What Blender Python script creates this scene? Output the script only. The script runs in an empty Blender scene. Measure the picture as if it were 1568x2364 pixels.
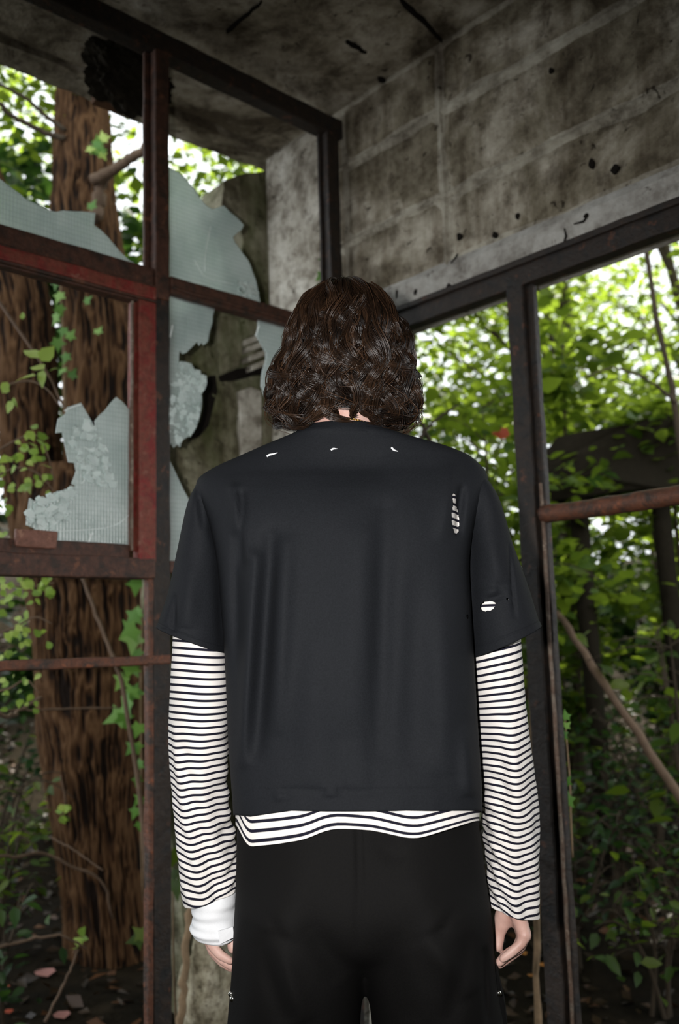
import bpy, bmesh, math, random
import numpy as np
from mathutils import Vector, Matrix
random.seed(7); rng = np.random.default_rng(7)
sc = bpy.context.scene
COL = sc.collection

# ------------------------------------------------------------------ camera
FPX, PITCH, ROLL = 2080.0, 0.136, -0.0287          # focal length in px of a 1568 x 2364 frame
CAM = np.array([0.0, 0.0, 1.2])
Fw = np.array([0, math.cos(PITCH), math.sin(PITCH)])
_r0 = np.array([1.0, 0, 0]); _u0 = np.array([0, -math.sin(PITCH), math.cos(PITCH)])
Rt = _r0*math.cos(ROLL) + _u0*math.sin(ROLL)
Up = _u0*math.cos(ROLL) - _r0*math.sin(ROLL)
cd = bpy.data.cameras.new('camera'); cam = bpy.data.objects.new('camera', cd); COL.objects.link(cam)
cd.sensor_fit = 'VERTICAL'; cd.sensor_height = 36; cd.sensor_width = 24; cd.lens = FPX/2364*36
cd.clip_start = 0.02; cd.clip_end = 200
M = Matrix(((Rt[0], Up[0], -Fw[0], CAM[0]), (Rt[1], Up[1], -Fw[1], CAM[1]), (Rt[2], Up[2], -Fw[2], CAM[2]), (0, 0, 0, 1)))
cam.matrix_world = M
cd.dof.use_dof = True; cd.dof.focus_distance = 1.45; cd.dof.aperture_fstop = 3.2
sc.camera = cam

# ------------------------------------------------------------------ sky, sun, flash, exposure
w = bpy.data.worlds.new('overcast_sky'); sc.world = w; w.use_nodes = True
bg = w.node_tree.nodes['Background']; bg.inputs[0].default_value = (0.93, 0.97, 1.0, 1); bg.inputs[1].default_value = 2.1
sd = bpy.data.lights.new('sun', 'SUN'); sd.energy = 26.0; sd.angle = math.radians(3); sd.color = (1.0, 0.94, 0.82)
sun = bpy.data.objects.new('sun', sd); COL.objects.link(sun)
sun.rotation_euler = Vector((-0.42, -0.50, -0.95)).to_track_quat('-Z', 'Y').to_euler()
fd = bpy.data.lights.new('camera_flash', 'SPOT'); fd.energy = 130; fd.shadow_soft_size = 0.018
fd.spot_size = math.radians(84); fd.spot_blend = 1.0; fd.color = (1.0, 0.97, 0.95)
flash = bpy.data.objects.new('camera_flash', fd); COL.objects.link(flash)
flash.location = (-0.10, 0.0, 1.24)
flash.rotation_euler = Vector((0.05, 1.0, 0.02)).to_track_quat('-Z', 'Y').to_euler()
sc.view_settings.view_transform = 'Standard'; sc.view_settings.look = 'None'
sc.view_settings.gamma = 1.0; sc.view_settings.use_curve_mapping = False
sc.view_settings.exposure = 0.0
sc.cycles.use_denoising = True
sc.cycles.max_bounces = 8; sc.cycles.transparent_max_bounces = 16
sc.cycles.sample_clamp_indirect = 6

# ------------------------------------------------------------------ frame of reference of the room
A_L = 0.821; A_R = A_L - math.pi/2
dL = np.array([math.sin(A_L), math.cos(A_L), 0]); dR = np.array([math.sin(A_R), math.cos(A_R), 0])
nL = np.array([dL[1], -dL[0], 0])            # into the room
nRi = -np.array([dR[1], -dR[0], 0])          # into the room
CC = np.array([0.043, 2.85, 0.0])            # corner where the glazed wall meets the block wall
Z = np.array([0, 0, 1.0])
def PL(s, z, o=0): return CC + dL*s + nL*o + Z*z
def PR(t, z, o=0): return CC + dR*t + nRi*o + Z*z
def ray(x, y): return Fw + Rt*((x-784)/FPX) + Up*((1182-y)/FPX)
def at(x, y, Y):
    d = ray(x, y); return CAM + d*(Y/d[1])
def onL(x, y, o=0):
    d = ray(x, y); t = (nL@(CC-CAM)+o)/(nL@d); P = CAM+d*t
    return (P-CC)@dL, P[2]
def onR(x, y, o=0):
    d = ray(x, y); t = (nRi@(CC-CAM)+o)/(nRi@d); P = CAM+d*t
    return (P-CC)@dR, P[2]
def proj(P):
    v = np.asarray(P) - CAM; z = v@Fw
    return 784 + FPX*(v@Rt)/z, 1182 - FPX*(v@Up)/z

# ------------------------------------------------------------------ helpers
def vn(P, seed=0):
    """value noise in [-1,1] for an (n,3) array"""
    P = np.asarray(P, float); i = np.floor(P).astype(np.int64); f = P - i; f = f*f*(3-2*f)
    def h(a, b, c):
        n = (a*374761393 + b*668265263 + c*2147483647 + seed*974634777) & 0xffffffff
        n = ((n ^ (n >> 13))*1274126177) & 0xffffffff
        n = ((n ^ (n >> 16))*2246822519) & 0xffffffff
        return ((n ^ (n >> 15)) & 0xffff)/32767.5 - 1
    r = 0
    for a in (0, 1):
        for b in (0, 1):
            for c in (0, 1):
                wt = (f[:, 0] if a else 1-f[:, 0])*(f[:, 1] if b else 1-f[:, 1])*(f[:, 2] if c else 1-f[:, 2])
                r = r + wt*h(i[:, 0]+a, i[:, 1]+b, i[:, 2]+c)
    return r
def fbm(P, o=4, seed=0):
    P = np.asarray(P, float); s = 0; a = 1
    for k in range(o): s = s + a*vn(P*2**k, seed+k); a *= .5
    return s
def mesh(name, V, Fc, mat=None, smooth=False):
    me = bpy.data.meshes.new(name); me.from_pydata([tuple(map(float, v)) for v in V], [], [tuple(f) for f in Fc]); me.update()
    if mat: me.materials.append(mat)
    if smooth: me.polygons.foreach_set('use_smooth', [True]*len(me.polygons))
    return me
def link(name, me, parent=None):
    o = bpy.data.objects.new(name, me); COL.objects.link(o)
    if parent is not None:
        o.parent = parent
        if parent.type == 'EMPTY': o.matrix_parent_inverse = Matrix.Translation(-Vector(parent.location))
    return o
def mk(name, V, Fc, mat, parent=None, smooth=False): return link(name, mesh(name, V, Fc, mat, smooth), parent)
def empty(name, loc):
    o = bpy.data.objects.new(name, None); COL.objects.link(o); o.location = tuple(map(float, loc)); o.empty_display_size = .1; return o
def tag(o, label, cat=None, group=None, kind=None):
    o['label'] = label
    if cat: o['category'] = cat
    if group: o['group'] = group
    if kind: o['kind'] = kind
    return o
def boxV(o, a, b, c):
    """box with corner o and edge vectors a, b, c"""
    V = [o, o+a, o+a+b, o+b, o+c, o+a+c, o+a+b+c, o+b+c]
    return V, [(0, 3, 2, 1), (4, 5, 6, 7), (0, 1, 5, 4), (1, 2, 6, 5), (2, 3, 7, 6), (3, 0, 4, 7)]
def fixn(me):
    bm = bmesh.new(); bm.from_mesh(me); bmesh.ops.recalc_face_normals(bm, faces=bm.faces); bm.to_mesh(me); bm.free()
def bevel(o, w, seg=2):
    m = o.modifiers.new('bevel', 'BEVEL'); m.width = w; m.segments = seg; m.limit_method = 'ANGLE'; return o
class MB:
    def __init__(s): s.V = []; s.F = []
    def add(s, V, Fc):
        n = len(s.V); s.V += [np.asarray(v, float) for v in V]; s.F += [tuple(i+n for i in f) for f in Fc]; return s
    def box(s, o, a, b, c): return s.add(*boxV(np.asarray(o, float), np.asarray(a, float), np.asarray(b, float), np.asarray(c, float)))
    def tube(s, pts, rad, n=8, cap=True, flat=None): return s.add(*tube(pts, rad, n, cap, flat))
    def build(s, name, mat, parent=None, smooth=False):
        me = mesh(name, s.V, s.F, mat, smooth); fixn(me); return link(name, me, parent)
def tube(pts, rad, n=8, cap=True, flat=None):
    pts = np.asarray(pts, float); m = len(pts); rad = np.broadcast_to(np.asarray(rad, float), (m,))
    T = np.gradient(pts, axis=0); T /= np.linalg.norm(T, axis=1)[:, None]+1e-9
    up = np.array([0, 0, 1.0]) if abs(T[0][2]) < .9 else np.array([1.0, 0, 0])
    V = []; Fc = []
    N = np.cross(T[0], up); N /= np.linalg.norm(N)
    for k in range(m):
        N = N - T[k]*(N@T[k]); N /= np.linalg.norm(N); B = np.cross(T[k], N)
        for j in range(n):
            a = 2*math.pi*j/n; V.append(pts[k]+rad[k]*(N*math.cos(a)+B*math.sin(a)))
    for k in range(m-1):
        for j in range(n): Fc.append((k*n+j, k*n+(j+1) % n, (k+1)*n+(j+1) % n, (k+1)*n+j))
    if cap: Fc.append(tuple(range(n-1, -1, -1))); Fc.append(tuple(range((m-1)*n, m*n)))
    return V, Fc
def spline(P, n):
    """Catmull-Rom through the rows of P, n samples"""
    P = np.asarray(P, float); m = len(P); Q = np.vstack([2*P[0]-P[1], P, 2*P[-1]-P[-2]])
    t = np.linspace(0, m-1-1e-9, n); i = t.astype(int); f = (t-i)[:, None]
    a, b, c, d = Q[i], Q[i+1], Q[i+2], Q[i+3]
    return .5*((2*b)+(-a+c)*f+(2*a-5*b+4*c-d)*f**2+(-a+3*b-3*c+d)*f**3)
def prism(poly, thick, frame, z_is=True):
    """poly: list of (s, z, ...) in a wall frame; extruded from offset o0 to o1"""
    o0, o1 = thick; n = len(poly)
    V = [frame(s, z, o0) for s, z in poly] + [frame(s, z, o1) for s, z in poly]
    Fc = [tuple(range(n)), tuple(range(2*n-1, n-1, -1))] + [(i, (i+1) % n, n+(i+1) % n, n+i) for i in range(n)]
    return V, Fc

# ------------------------------------------------------------------ materials
def new_mat(name):
    m = bpy.data.materials.new(name); m.use_nodes = True; nt = m.node_tree
    return m, nt, nt.nodes['Principled BSDF']
def nd(nt, t, **k):
    n = nt.nodes.new(t)
    for a, b in k.items():
        if a[0] == '_': n.inputs[int(a[1:])].default_value = b
        else: setattr(n, a, b)
    return n
def noise(nt, scale, detail=4, rough=.6, vec=None, dist=0):
    n = nd(nt, 'ShaderNodeTexNoise'); n.inputs['Scale'].default_value = scale; n.inputs['Detail'].default_value = detail
    n.inputs['Roughness'].default_value = rough; n.inputs['Distortion'].default_value = dist
    if vec is not None: nt.links.new(vec, n.inputs['Vector'])
    return n.outputs['Fac']
def ramp(nt, fac, stops):
    r = nd(nt, 'ShaderNodeValToRGB'); e = r.color_ramp.elements
    while len(e) > 1: e.remove(e[0])
    e[0].position = stops[0][0]; e[0].color = (*stops[0][1], 1)
    for p, c in stops[1:]: x = e.new(p); x.color = (*c, 1)
    nt.links.new(fac, r.inputs[0]); return r.outputs[0]
def mix(nt, fac, a, b, mode='MIX'):
    m = nd(nt, 'ShaderNodeMix', data_type='RGBA', blend_type=mode)
    for i, v in ((0, fac), (6, a), (7, b)):
        if hasattr(v, 'is_linked'): nt.links.new(v, m.inputs[i])
        else: m.inputs[i].default_value = v if i == 0 else (*v, 1)
    return m.outputs[2]
def math_(nt, op, a, b=0.0, c=None):
    m = nd(nt, 'ShaderNodeMath', operation=op)
    for i, v in enumerate((a, b, c)):
        if v is None: continue
        if hasattr(v, 'is_linked'): nt.links.new(v, m.inputs[i])
        else: m.inputs[i].default_value = v
    return m.outputs[0]
def bump(nt, p, h, strength, dist=.01, prev=None):
    b = nd(nt, 'ShaderNodeBump'); b.inputs['Strength'].default_value = strength; b.inputs['Distance'].default_value = dist
    nt.links.new(h, b.inputs['Height'])
    if prev is not None: nt.links.new(prev, b.inputs['Normal'])
    if p is not None: nt.links.new(b.outputs[0], p.inputs['Normal'])
    return b.outputs[0]
def coord(nt): return nd(nt, 'ShaderNodeTexCoord').outputs['Object']
def scaled(nt, v, s):
    m = nd(nt, 'ShaderNodeMapping'); m.inputs['Scale'].default_value = s; nt.links.new(v, m.inputs[0]); return m.outputs[0]
def setp(p, **k):
    for a, b in k.items(): p.inputs[a.replace('_', ' ')].default_value = b

def concrete(name, dark, mid, light, spots=True, streak=False, scale=1.0, pit=.5):
    m, nt, p = new_mat(name); v = coord(nt)
    a = noise(nt, 3.2*scale, 6, .65, v, .4)
    col = ramp(nt, a, [(.36, dark), (.48, mid), (.62, light)])
    b = noise(nt, 14*scale, 5, .7, v)
    col = mix(nt, .7, col, ramp(nt, b, [(.36, (.22, .18, .13)), (.5, (.8, .77, .71)), (.64, (1.1, 1.1, 1.06))]), 'MULTIPLY')
    if streak:
        s = noise(nt, 5, 4, .6, scaled(nt, v, (3, 3, .35)))
        col = mix(nt, .6, col, ramp(nt, s, [(.38, (.35, .30, .24)), (.55, (1, 1, 1))]), 'MULTIPLY')
    if spots:
        c = noise(nt, 26*scale, 3, .6, v, .8)
        col = mix(nt, .9, col, ramp(nt, c, [(.29, (.10, .08, .06)), (.36, (1, 1, 1))]), 'MULTIPLY')
    nt.links.new(col, p.inputs['Base Color']); setp(p, Roughness=.93)
    p.inputs['Specular IOR Level'].default_value = .2
    n1 = bump(nt, None, a, .5, .03); n2 = bump(nt, None, b, pit, .012, n1)
    bump(nt, p, noise(nt, 90, 3, .7, v), .45, .004, n2)
    return m
def metal(name, base, rust, amount=.5, flake=(.22, .05, .03), rough=.62):
    m, nt, p = new_mat(name); v = coord(nt)
    a = noise(nt, 16, 6, .7, v, .3); b = noise(nt, 60, 4, .7, v)
    col = ramp(nt, a, [(amount-.14, base), (amount+.02, rust), (amount+.16, base)])
    col = mix(nt, .6, col, ramp(nt, b, [(.3, (.3, .28, .26)), (.6, (1, 1, 1))]), 'MULTIPLY')
    c = noise(nt, 30, 3, .6, v)
    col = mix(nt, ramp(nt, c, [(.62, (0, 0, 0)), (.70, (.8, .8, .8))]), col, flake)
    nt.links.new(col, p.inputs['Base Color']); setp(p, Roughness=rough)
    p.inputs['Specular IOR Level'].default_value = .45
    bump(nt, p, b, .7, .004, bump(nt, None, a, .5, .008))
    return m
def cloth(name, col, weave=900, sheen=.0, grain=.35):
    m, nt, p = new_mat(name); v = coord(nt)
    n = noise(nt, 420, 2, .5, v)
    c = mix(nt, grain, col, ramp(nt, n, [(.3, (.55, .55, .55)), (.7, (1.3, 1.3, 1.3))]), 'MULTIPLY')
    nt.links.new(c, p.inputs['Base Color']); setp(p, Roughness=.75); p.inputs['Specular IOR Level'].default_value = .10
    p.inputs['Sheen Weight'].default_value = sheen; p.inputs['Sheen Roughness'].default_value = .5
    bump(nt, p, n, .25, .001); return m
def leaf_mat(name, stops, trans=(0.30, 0.48, 0.05), tw=.5):
    m, nt, p = new_mat(name)
    at_ = nd(nt, 'ShaderNodeAttribute', attribute_name='tint'); f = at_.outputs['Fac']
    col = ramp(nt, f, stops); nt.links.new(col, p.inputs['Base Color']); setp(p, Roughness=.45); p.inputs['Specular IOR Level'].default_value = .35
    t = nd(nt, 'ShaderNodeBsdfTranslucent'); tc = mix(nt, .35, trans, col); nt.links.new(tc, t.inputs[0])
    ms = nd(nt, 'ShaderNodeMixShader'); ms.inputs[0].default_value = tw
    nt.links.new(p.outputs[0], ms.inputs[1]); nt.links.new(t.outputs[0], ms.inputs[2])
    nt.links.new(ms.outputs[0], nt.nodes['Material Output'].inputs[0]); return m
def plain(name, c, rough=.6, metallic=0, spec=.4, bumps=None):
    m, nt, p = new_mat(name); v = coord(nt)
    n = noise(nt, 40, 4, .6, v)
    col = mix(nt, .5, c, ramp(nt, n, [(.3, (.5, .5, .5)), (.7, (1.2, 1.2, 1.2))]), 'MULTIPLY')
    nt.links.new(col, p.inputs['Base Color']); setp(p, Roughness=rough, Metallic=metallic); p.inputs['Specular IOR Level'].default_value = spec
    if bumps: bump(nt, p, n, bumps, .005)
    return m

MT = {}
MT['ceil'] = concrete('ceiling_concrete', (.10, .083, .058), (.32, .29, .23), (.54, .51, .44))
MT['block'] = concrete('block_concrete', (.085, .07, .046), (.25, .225, .17), (.50, .47, .40), streak=True, pit=.9)
MT['mortar'] = concrete('pale_mortar', (.17, .15, .12), (.36, .34, .285), (.52, .50, .43), spots=True)
MT['lintel'] = concrete('pale_lintel', (.30, .29, .27), (.48, .48, .465), (.58, .58, .56), scale=.7)
MT['pier'] = concrete('pier_plaster', (.15, .13, .10), (.42, .40, .35), (.66, .65, .60), scale=1.2, pit=.7)
def mossy():
    m = concrete('mossy_concrete', (.10, .10, .05), (.20, .195, .13), (.34, .33, .25), streak=True, scale=1.1)
    nt = m.node_tree; p = nt.nodes['Principled BSDF']; v = coord(nt)
    old = p.inputs['Base Color'].links[0].from_socket
    g = noise(nt, 4, 4, .6, scaled(nt, v, (1.5, 1.5, .5)))
    nt.links.new(mix(nt, ramp(nt, g, [(.50, (0, 0, 0)), (.66, (.55, .55, .55))]), old, (.06, .085, .022)), p.inputs['Base Color'])
    return m
MT['moss'] = mossy()
MT['crack'] = plain('crack_shade_black', (.012, .01, .008), .95, spec=.1)  # near-black colour paints the shade inside gaps, slots and pits
MT['dark_steel'] = metal('dark_painted_steel', (.011, .0105, .010), (.028, .018, .012), .5, flake=(.09, .035, .018))
MT['brown_steel'] = metal('brown_rusted_steel', (.032, .020, .014), (.085, .036, .022), .5, flake=(.15, .06, .03))
MT['red_steel'] = metal('red_oxide_steel', (.20, .020, .016), (.18, .05, .03), .52, flake=(.22, .10, .07))
MT['rust'] = metal('orange_rust_steel', (.045, .030, .022), (.14, .05, .024), .45, flake=(.22, .07, .028))
MT['rust_flake'] = metal('pinkish_rust_plate', (.16, .07, .045), (.22, .10, .07), .5, flake=(.28, .15, .10))
MT['putty'] = metal('pale_putty_steel', (.20, .16, .12), (.12, .07, .045), .5, flake=(.30, .24, .18))

def glass():
    m, nt, p = new_mat('ribbed_wired_glass'); uv = nd(nt, 'ShaderNodeUVMap').outputs[0]
    sx = nd(nt, 'ShaderNodeSeparateXYZ'); nt.links.new(uv, sx.inputs[0])
    rib = math_(nt, 'SINE', math_(nt, 'MULTIPLY', sx.outputs[0], 2*math.pi/.0085))
    wy = math_(nt, 'SINE', math_(nt, 'MULTIPLY', sx.outputs[1], 2*math.pi/.0125))
    v = coord(nt); n = noise(nt, 9, 5, .6, v); n2 = noise(nt, 120, 3, .6, v)
    col = ramp(nt, n, [(.3, (.55, .63, .61)), (.6, (.76, .82, .80)), (.8, (.84, .88, .87))])
    wire = math_(nt, 'GREATER_THAN', wy, .93)
    wire2 = math_(nt, 'GREATER_THAN', rib, .93)
    wf = math_(nt, 'MULTIPLY', math_(nt, 'MAXIMUM', wire, wire2), .30)
    col = mix(nt, wf, col, (.17, .20, .20))
    d = nd(nt, 'ShaderNodeBsdfDiffuse'); nt.links.new(col, d.inputs[0])
    t = nd(nt, 'ShaderNodeBsdfTranslucent'); nt.links.new(col, t.inputs[0])
    g = nd(nt, 'ShaderNodeBsdfGlossy'); g.inputs['Roughness'].default_value = .28
    tr = nd(nt, 'ShaderNodeBsdfRefraction'); tr.inputs['Roughness'].default_value = .14; tr.inputs['IOR'].default_value = 1.12; tr.inputs[0].default_value = (.85, .93, .90, 1)
    b = nd(nt, 'ShaderNodeBump'); b.inputs['Strength'].default_value = .5; b.inputs['Distance'].default_value = .002
    nt.links.new(math_(nt, 'ADD', rib, math_(nt, 'MULTIPLY', n2, 2.0)), b.inputs['Height'])
    for s in (d, g, tr): nt.links.new(b.outputs[0], s.inputs['Normal'])
    m1 = nd(nt, 'ShaderNodeMixShader'); m1.inputs[0].default_value = .62; nt.links.new(d.outputs[0], m1.inputs[1]); nt.links.new(t.outputs[0], m1.inputs[2])
    m2 = nd(nt, 'ShaderNodeMixShader'); m2.inputs[0].default_value = .40; nt.links.new(m1.outputs[0], m2.inputs[1]); nt.links.new(tr.outputs[0], m2.inputs[2])
    m3 = nd(nt, 'ShaderNodeMixShader'); m3.inputs[0].default_value = .07; nt.links.new(m2.outputs[0], m3.inputs[1]); nt.links.new(g.outputs[0], m3.inputs[2])
    nt.links.new(m3.outputs[0], nt.nodes['Material Output'].inputs[0]); return m
MT['glass'] = glass()
MT['craze'] = leaf_mat('crazed_glass', [(0, (.74, .82, .80)), (1, (.85, .9, .88))], (.8, .88, .86), .4)
MT['crack_glint'] = plain('painted_fracture_glint', (.80, .86, .84), .25, spec=.6)  # white colour paints the specular glints along cracks in the glass

def bark():
    m, nt, p = new_mat('ridged_bark'); v = coord(nt)
    h = nd(nt, 'ShaderNodeAttribute', attribute_name='ridge').outputs['Fac']
    col = ramp(nt, h, [(.15, (.008, .004, .002)), (.5, (.054, .025, .0095)), (.9, (.105, .056, .025))])
    n = noise(nt, 8, 5, .6, scaled(nt, v, (1, 1, .3)))
    col = mix(nt, .35, col, ramp(nt, n, [(.3, (.45, .40, .35)), (.65, (1.1, 1.05, 1))]), 'MULTIPLY')
    nt.links.new(col, p.inputs['Base Color']); setp(p, Roughness=.9); p.inputs['Specular IOR Level'].default_value = .2
    bump(nt, p, noise(nt, 60, 4, .7, scaled(nt, v, (1, 1, .3))), .6, .008); return m
MT['bark'] = bark()
MT['twig'] = plain('grey_brown_twig', (.13, .085, .055), .85, bumps=.5)
MT['stem'] = plain('dark_stem', (.05, .036, .022), .9, bumps=.5)
MT['stick'] = plain('pale_dry_stick', (.22, .15, .085), .85, bumps=.6)
MT['timber'] = plain('old_timber', (.10, .045, .018), .85, bumps=.6)
MT['black_timber'] = plain('black_rotten_timber', (.016, .013, .008), .95, spec=.15, bumps=.8)
MT['rock'] = concrete('lichen_rock', (.20, .18, .12), (.36, .33, .24), (.50, .47, .37), scale=3)
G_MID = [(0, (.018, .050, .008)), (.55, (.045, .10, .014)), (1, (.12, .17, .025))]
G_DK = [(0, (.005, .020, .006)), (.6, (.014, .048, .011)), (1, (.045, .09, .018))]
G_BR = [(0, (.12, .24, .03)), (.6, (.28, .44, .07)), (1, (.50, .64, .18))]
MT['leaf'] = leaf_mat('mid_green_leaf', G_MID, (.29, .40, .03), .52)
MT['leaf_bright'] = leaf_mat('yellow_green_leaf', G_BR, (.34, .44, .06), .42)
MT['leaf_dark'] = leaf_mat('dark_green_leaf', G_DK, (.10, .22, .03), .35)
MT['ivy'] = leaf_mat('ivy_leaf', [(0, (.06, .17, .03)), (.6, (.12, .27, .05)), (1, (.20, .36, .08))], (.2, .4, .05), .3)
MT['litter'] = leaf_mat('fallen_leaf', [(0, (.012, .007, .003)), (.7, (.035, .018, .008)), (1, (.10, .04, .014))], (.1, .05, .02), .1)
MT['redleaf'] = leaf_mat('red_fallen_leaf', [(0, (.30, .03, .02)), (1, (.42, .10, .05))], (.4, .08, .03), .2)
MT['pinkleaf'] = leaf_mat('pink_fallen_leaf', [(0, (.40, .17, .16)), (1, (.5, .25, .22))], (.4, .2, .2), .2)
MT['orangeleaf'] = leaf_mat('orange_fallen_leaf', [(0, (.28, .10, .02)), (1, (.36, .15, .03))], (.4, .2, .03), .2)
def soil():
    m, nt, p = new_mat('forest_soil'); v = coord(nt); a = noise(nt, 5, 6, .7, v)
    nt.links.new(ramp(nt, a, [(.3, (.006, .005, .003)), (.6, (.018, .013, .007)), (.8, (.03, .025, .012))]), p.inputs['Base Color'])
    setp(p, Roughness=1); p.inputs['Specular IOR Level'].default_value = .1; bump(nt, p, noise(nt, 30, 5, .7, v), 1, .03); return m
MT['soil'] = soil()
def skin():
    m, nt, p = new_mat('skin'); v = coord(nt); a = noise(nt, 30, 4, .6, v)
    nt.links.new(ramp(nt, a, [(.3, (.56, .33, .27)), (.6, (.70, .46, .39)), (.8, (.74, .52, .45))]), p.inputs['Base Color'])
    setp(p, Roughness=.5); p.inputs['Subsurface Weight'].default_value = .12; p.inputs['Subsurface Radius'].default_value = (.01, .004, .002)
    bump(nt, p, noise(nt, 350, 3, .6, v), .12, .001); return m
MT['skin'] = skin()
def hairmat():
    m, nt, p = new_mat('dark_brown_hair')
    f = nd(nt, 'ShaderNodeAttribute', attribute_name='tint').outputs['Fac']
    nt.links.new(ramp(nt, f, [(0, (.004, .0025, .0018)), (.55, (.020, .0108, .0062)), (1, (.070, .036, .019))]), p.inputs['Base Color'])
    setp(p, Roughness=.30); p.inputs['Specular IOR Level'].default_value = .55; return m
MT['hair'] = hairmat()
MT['trouser'] = cloth('black_trouser_twill', (.0050, .0048, .0047), sheen=.0)
MT['white'] = cloth('white_bandage', (.84, .86, .88), sheen=.0, grain=.05)
MT['gold'] = plain('gold', (.85, .55, .18), .25, metallic=1)
MT['chrome'] = plain('chrome_snap', (.85, .85, .8), .15, metallic=1)
MT['shoe'] = plain('black_leather', (.012, .012, .012), .4)
MT['eye'] = plain('eye_white', (.7, .7, .7), .2)
def stripes():
    m, nt, p = new_mat('black_white_striped_jersey'); uv = nd(nt, 'ShaderNodeUVMap').outputs[0]
    sx = nd(nt, 'ShaderNodeSeparateXYZ'); nt.links.new(uv, sx.inputs[0])
    fr = math_(nt, 'FRACT', math_(nt, 'DIVIDE', sx.outputs[1], .0118))
    tri = math_(nt, 'ABSOLUTE', math_(nt, 'SUBTRACT', fr, .5))
    f = nd(nt, 'ShaderNodeMapRange'); f.inputs[1].default_value = .155; f.inputs[2].default_value = .205; nt.links.new(tri, f.inputs[0])
    col = mix(nt, f.outputs[0], (.010, .010, .020), (.80, .77, .73))
    nt.links.new(col, p.inputs['Base Color']); setp(p, Roughness=.9); p.inputs['Specular IOR Level'].default_value = .15
    bump(nt, p, noise(nt, 500, 2, .5, coord(nt)), .15, .001); return m
MT['stripe'] = stripes()
def tee():
    m = cloth('washed_black_jersey', (.0118, .0132, .0158), sheen=.0); nt = m.node_tree; p = nt.nodes['Principled BSDF']
    v = coord(nt); sx = nd(nt, 'ShaderNodeSeparateXYZ'); nt.links.new(v, sx.inputs[0])
    n = noise(nt, 160, 3, .6, v)
    tot = None
    HOLES = [(1053, 1196, 11, 34, 0, 1.40), (1050, 1150, 6, 12, 0, 1.4),
             (1128, 1398, 15, 11, .3, 1.44), (1168, 1384, 2.5, 3, 0, 1.45), (1076, 1424, 3, 5, 0, 1.44)]
    for (x, y, rx, ry, rot, Y) in HOLES:
        c = at(x, y, Y); k = Y/FPX*1.01
        dx = math_(nt, 'SUBTRACT', sx.outputs[0], float(c[0])); dz = math_(nt, 'SUBTRACT', sx.outputs[2], float(c[2]))
        ca, sa = math.cos(rot), math.sin(rot)
        a = math_(nt, 'MULTIPLY', math_(nt, 'ADD', math_(nt, 'MULTIPLY', dx, ca), math_(nt, 'MULTIPLY', dz, sa)), 1/(rx*k))
        b = math_(nt, 'MULTIPLY', math_(nt, 'SUBTRACT', math_(nt, 'MULTIPLY', dz, ca), math_(nt, 'MULTIPLY', dx, sa)), 1/(ry*k))
        r = math_(nt, 'ADD', math_(nt, 'MULTIPLY', a, a), math_(nt, 'MULTIPLY', b, b))
        tot = r if tot is None else math_(nt, 'MINIMUM', tot, r)
    edge = math_(nt, 'ADD', tot, math_(nt, 'MULTIPLY', math_(nt, 'SUBTRACT', n, .5), 1.5))
    hole = math_(nt, 'LESS_THAN', edge, 1.15)
    back = math_(nt, 'LESS_THAN', sx.outputs[1], 1.5)
    nt.links.new(math_(nt, 'SUBTRACT', 1.0, math_(nt, 'MULTIPLY', hole, back)), p.inputs['Alpha'])
    return m
MT['tee'] = tee()

# ================================================================== STRUCTURE
CZ = 2.97                     # ceiling height
LT_TOP, HB_TOP, HB_BOT = 2.272, 2.19, 2.12
# floor and forest ground
n = 150; gx = np.linspace(-9, 11, n); gy = np.linspace(-5, 17, n)
X, Yg = np.meshgrid(gx, gy); P = np.stack([X.ravel(), Yg.ravel(), 0*X.ravel()], 1)
inside = ((P-CC)@dL < .3) & ((P-CC)@dR < .5)
H = .06*fbm(P*.9, 4, 3) + .10*np.clip((P[:, 1]-3.2), 0, 3)*0.25
H += np.clip(P[:, 1]-6.0, 0, 6)*.33 + np.clip(P[:, 0]-3.5, 0, 5)*.20 + np.clip(P[:, 1]-4.6, 0, 3)*.30*np.clip((-.2-P[:, 0])/1.2, 0, 1)
P[:, 2] = np.where(inside, -.004+.004*vn(P*6, 5), H - .05)
GF = [(j*n+i, j*n+i+1, (j+1)*n+i+1, (j+1)*n+i) for j in range(n-1) for i in range(n-1)]
floor = mk('floor', P, GF, MT['soil'], smooth=True); tag(floor, 'dark bare soil under the shelter and the woodland outside', kind='structure')
GP = P.reshape(n, n, 3)
def ground(x, y):
    i = np.clip(int((x+9)/20*(n-1)), 0, n-2); j = np.clip(int((y+5)/22*(n-1)), 0, n-2)
    fx = (x+9)/20*(n-1)-i; fy = (y+5)/22*(n-1)-j; g = GP[:, :, 2]
    return (g[j, i]*(1-fx)+g[j, i+1]*fx)*(1-fy)+(g[j+1, i]*(1-fx)+g[j+1, i+1]*fx)*fy

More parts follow.
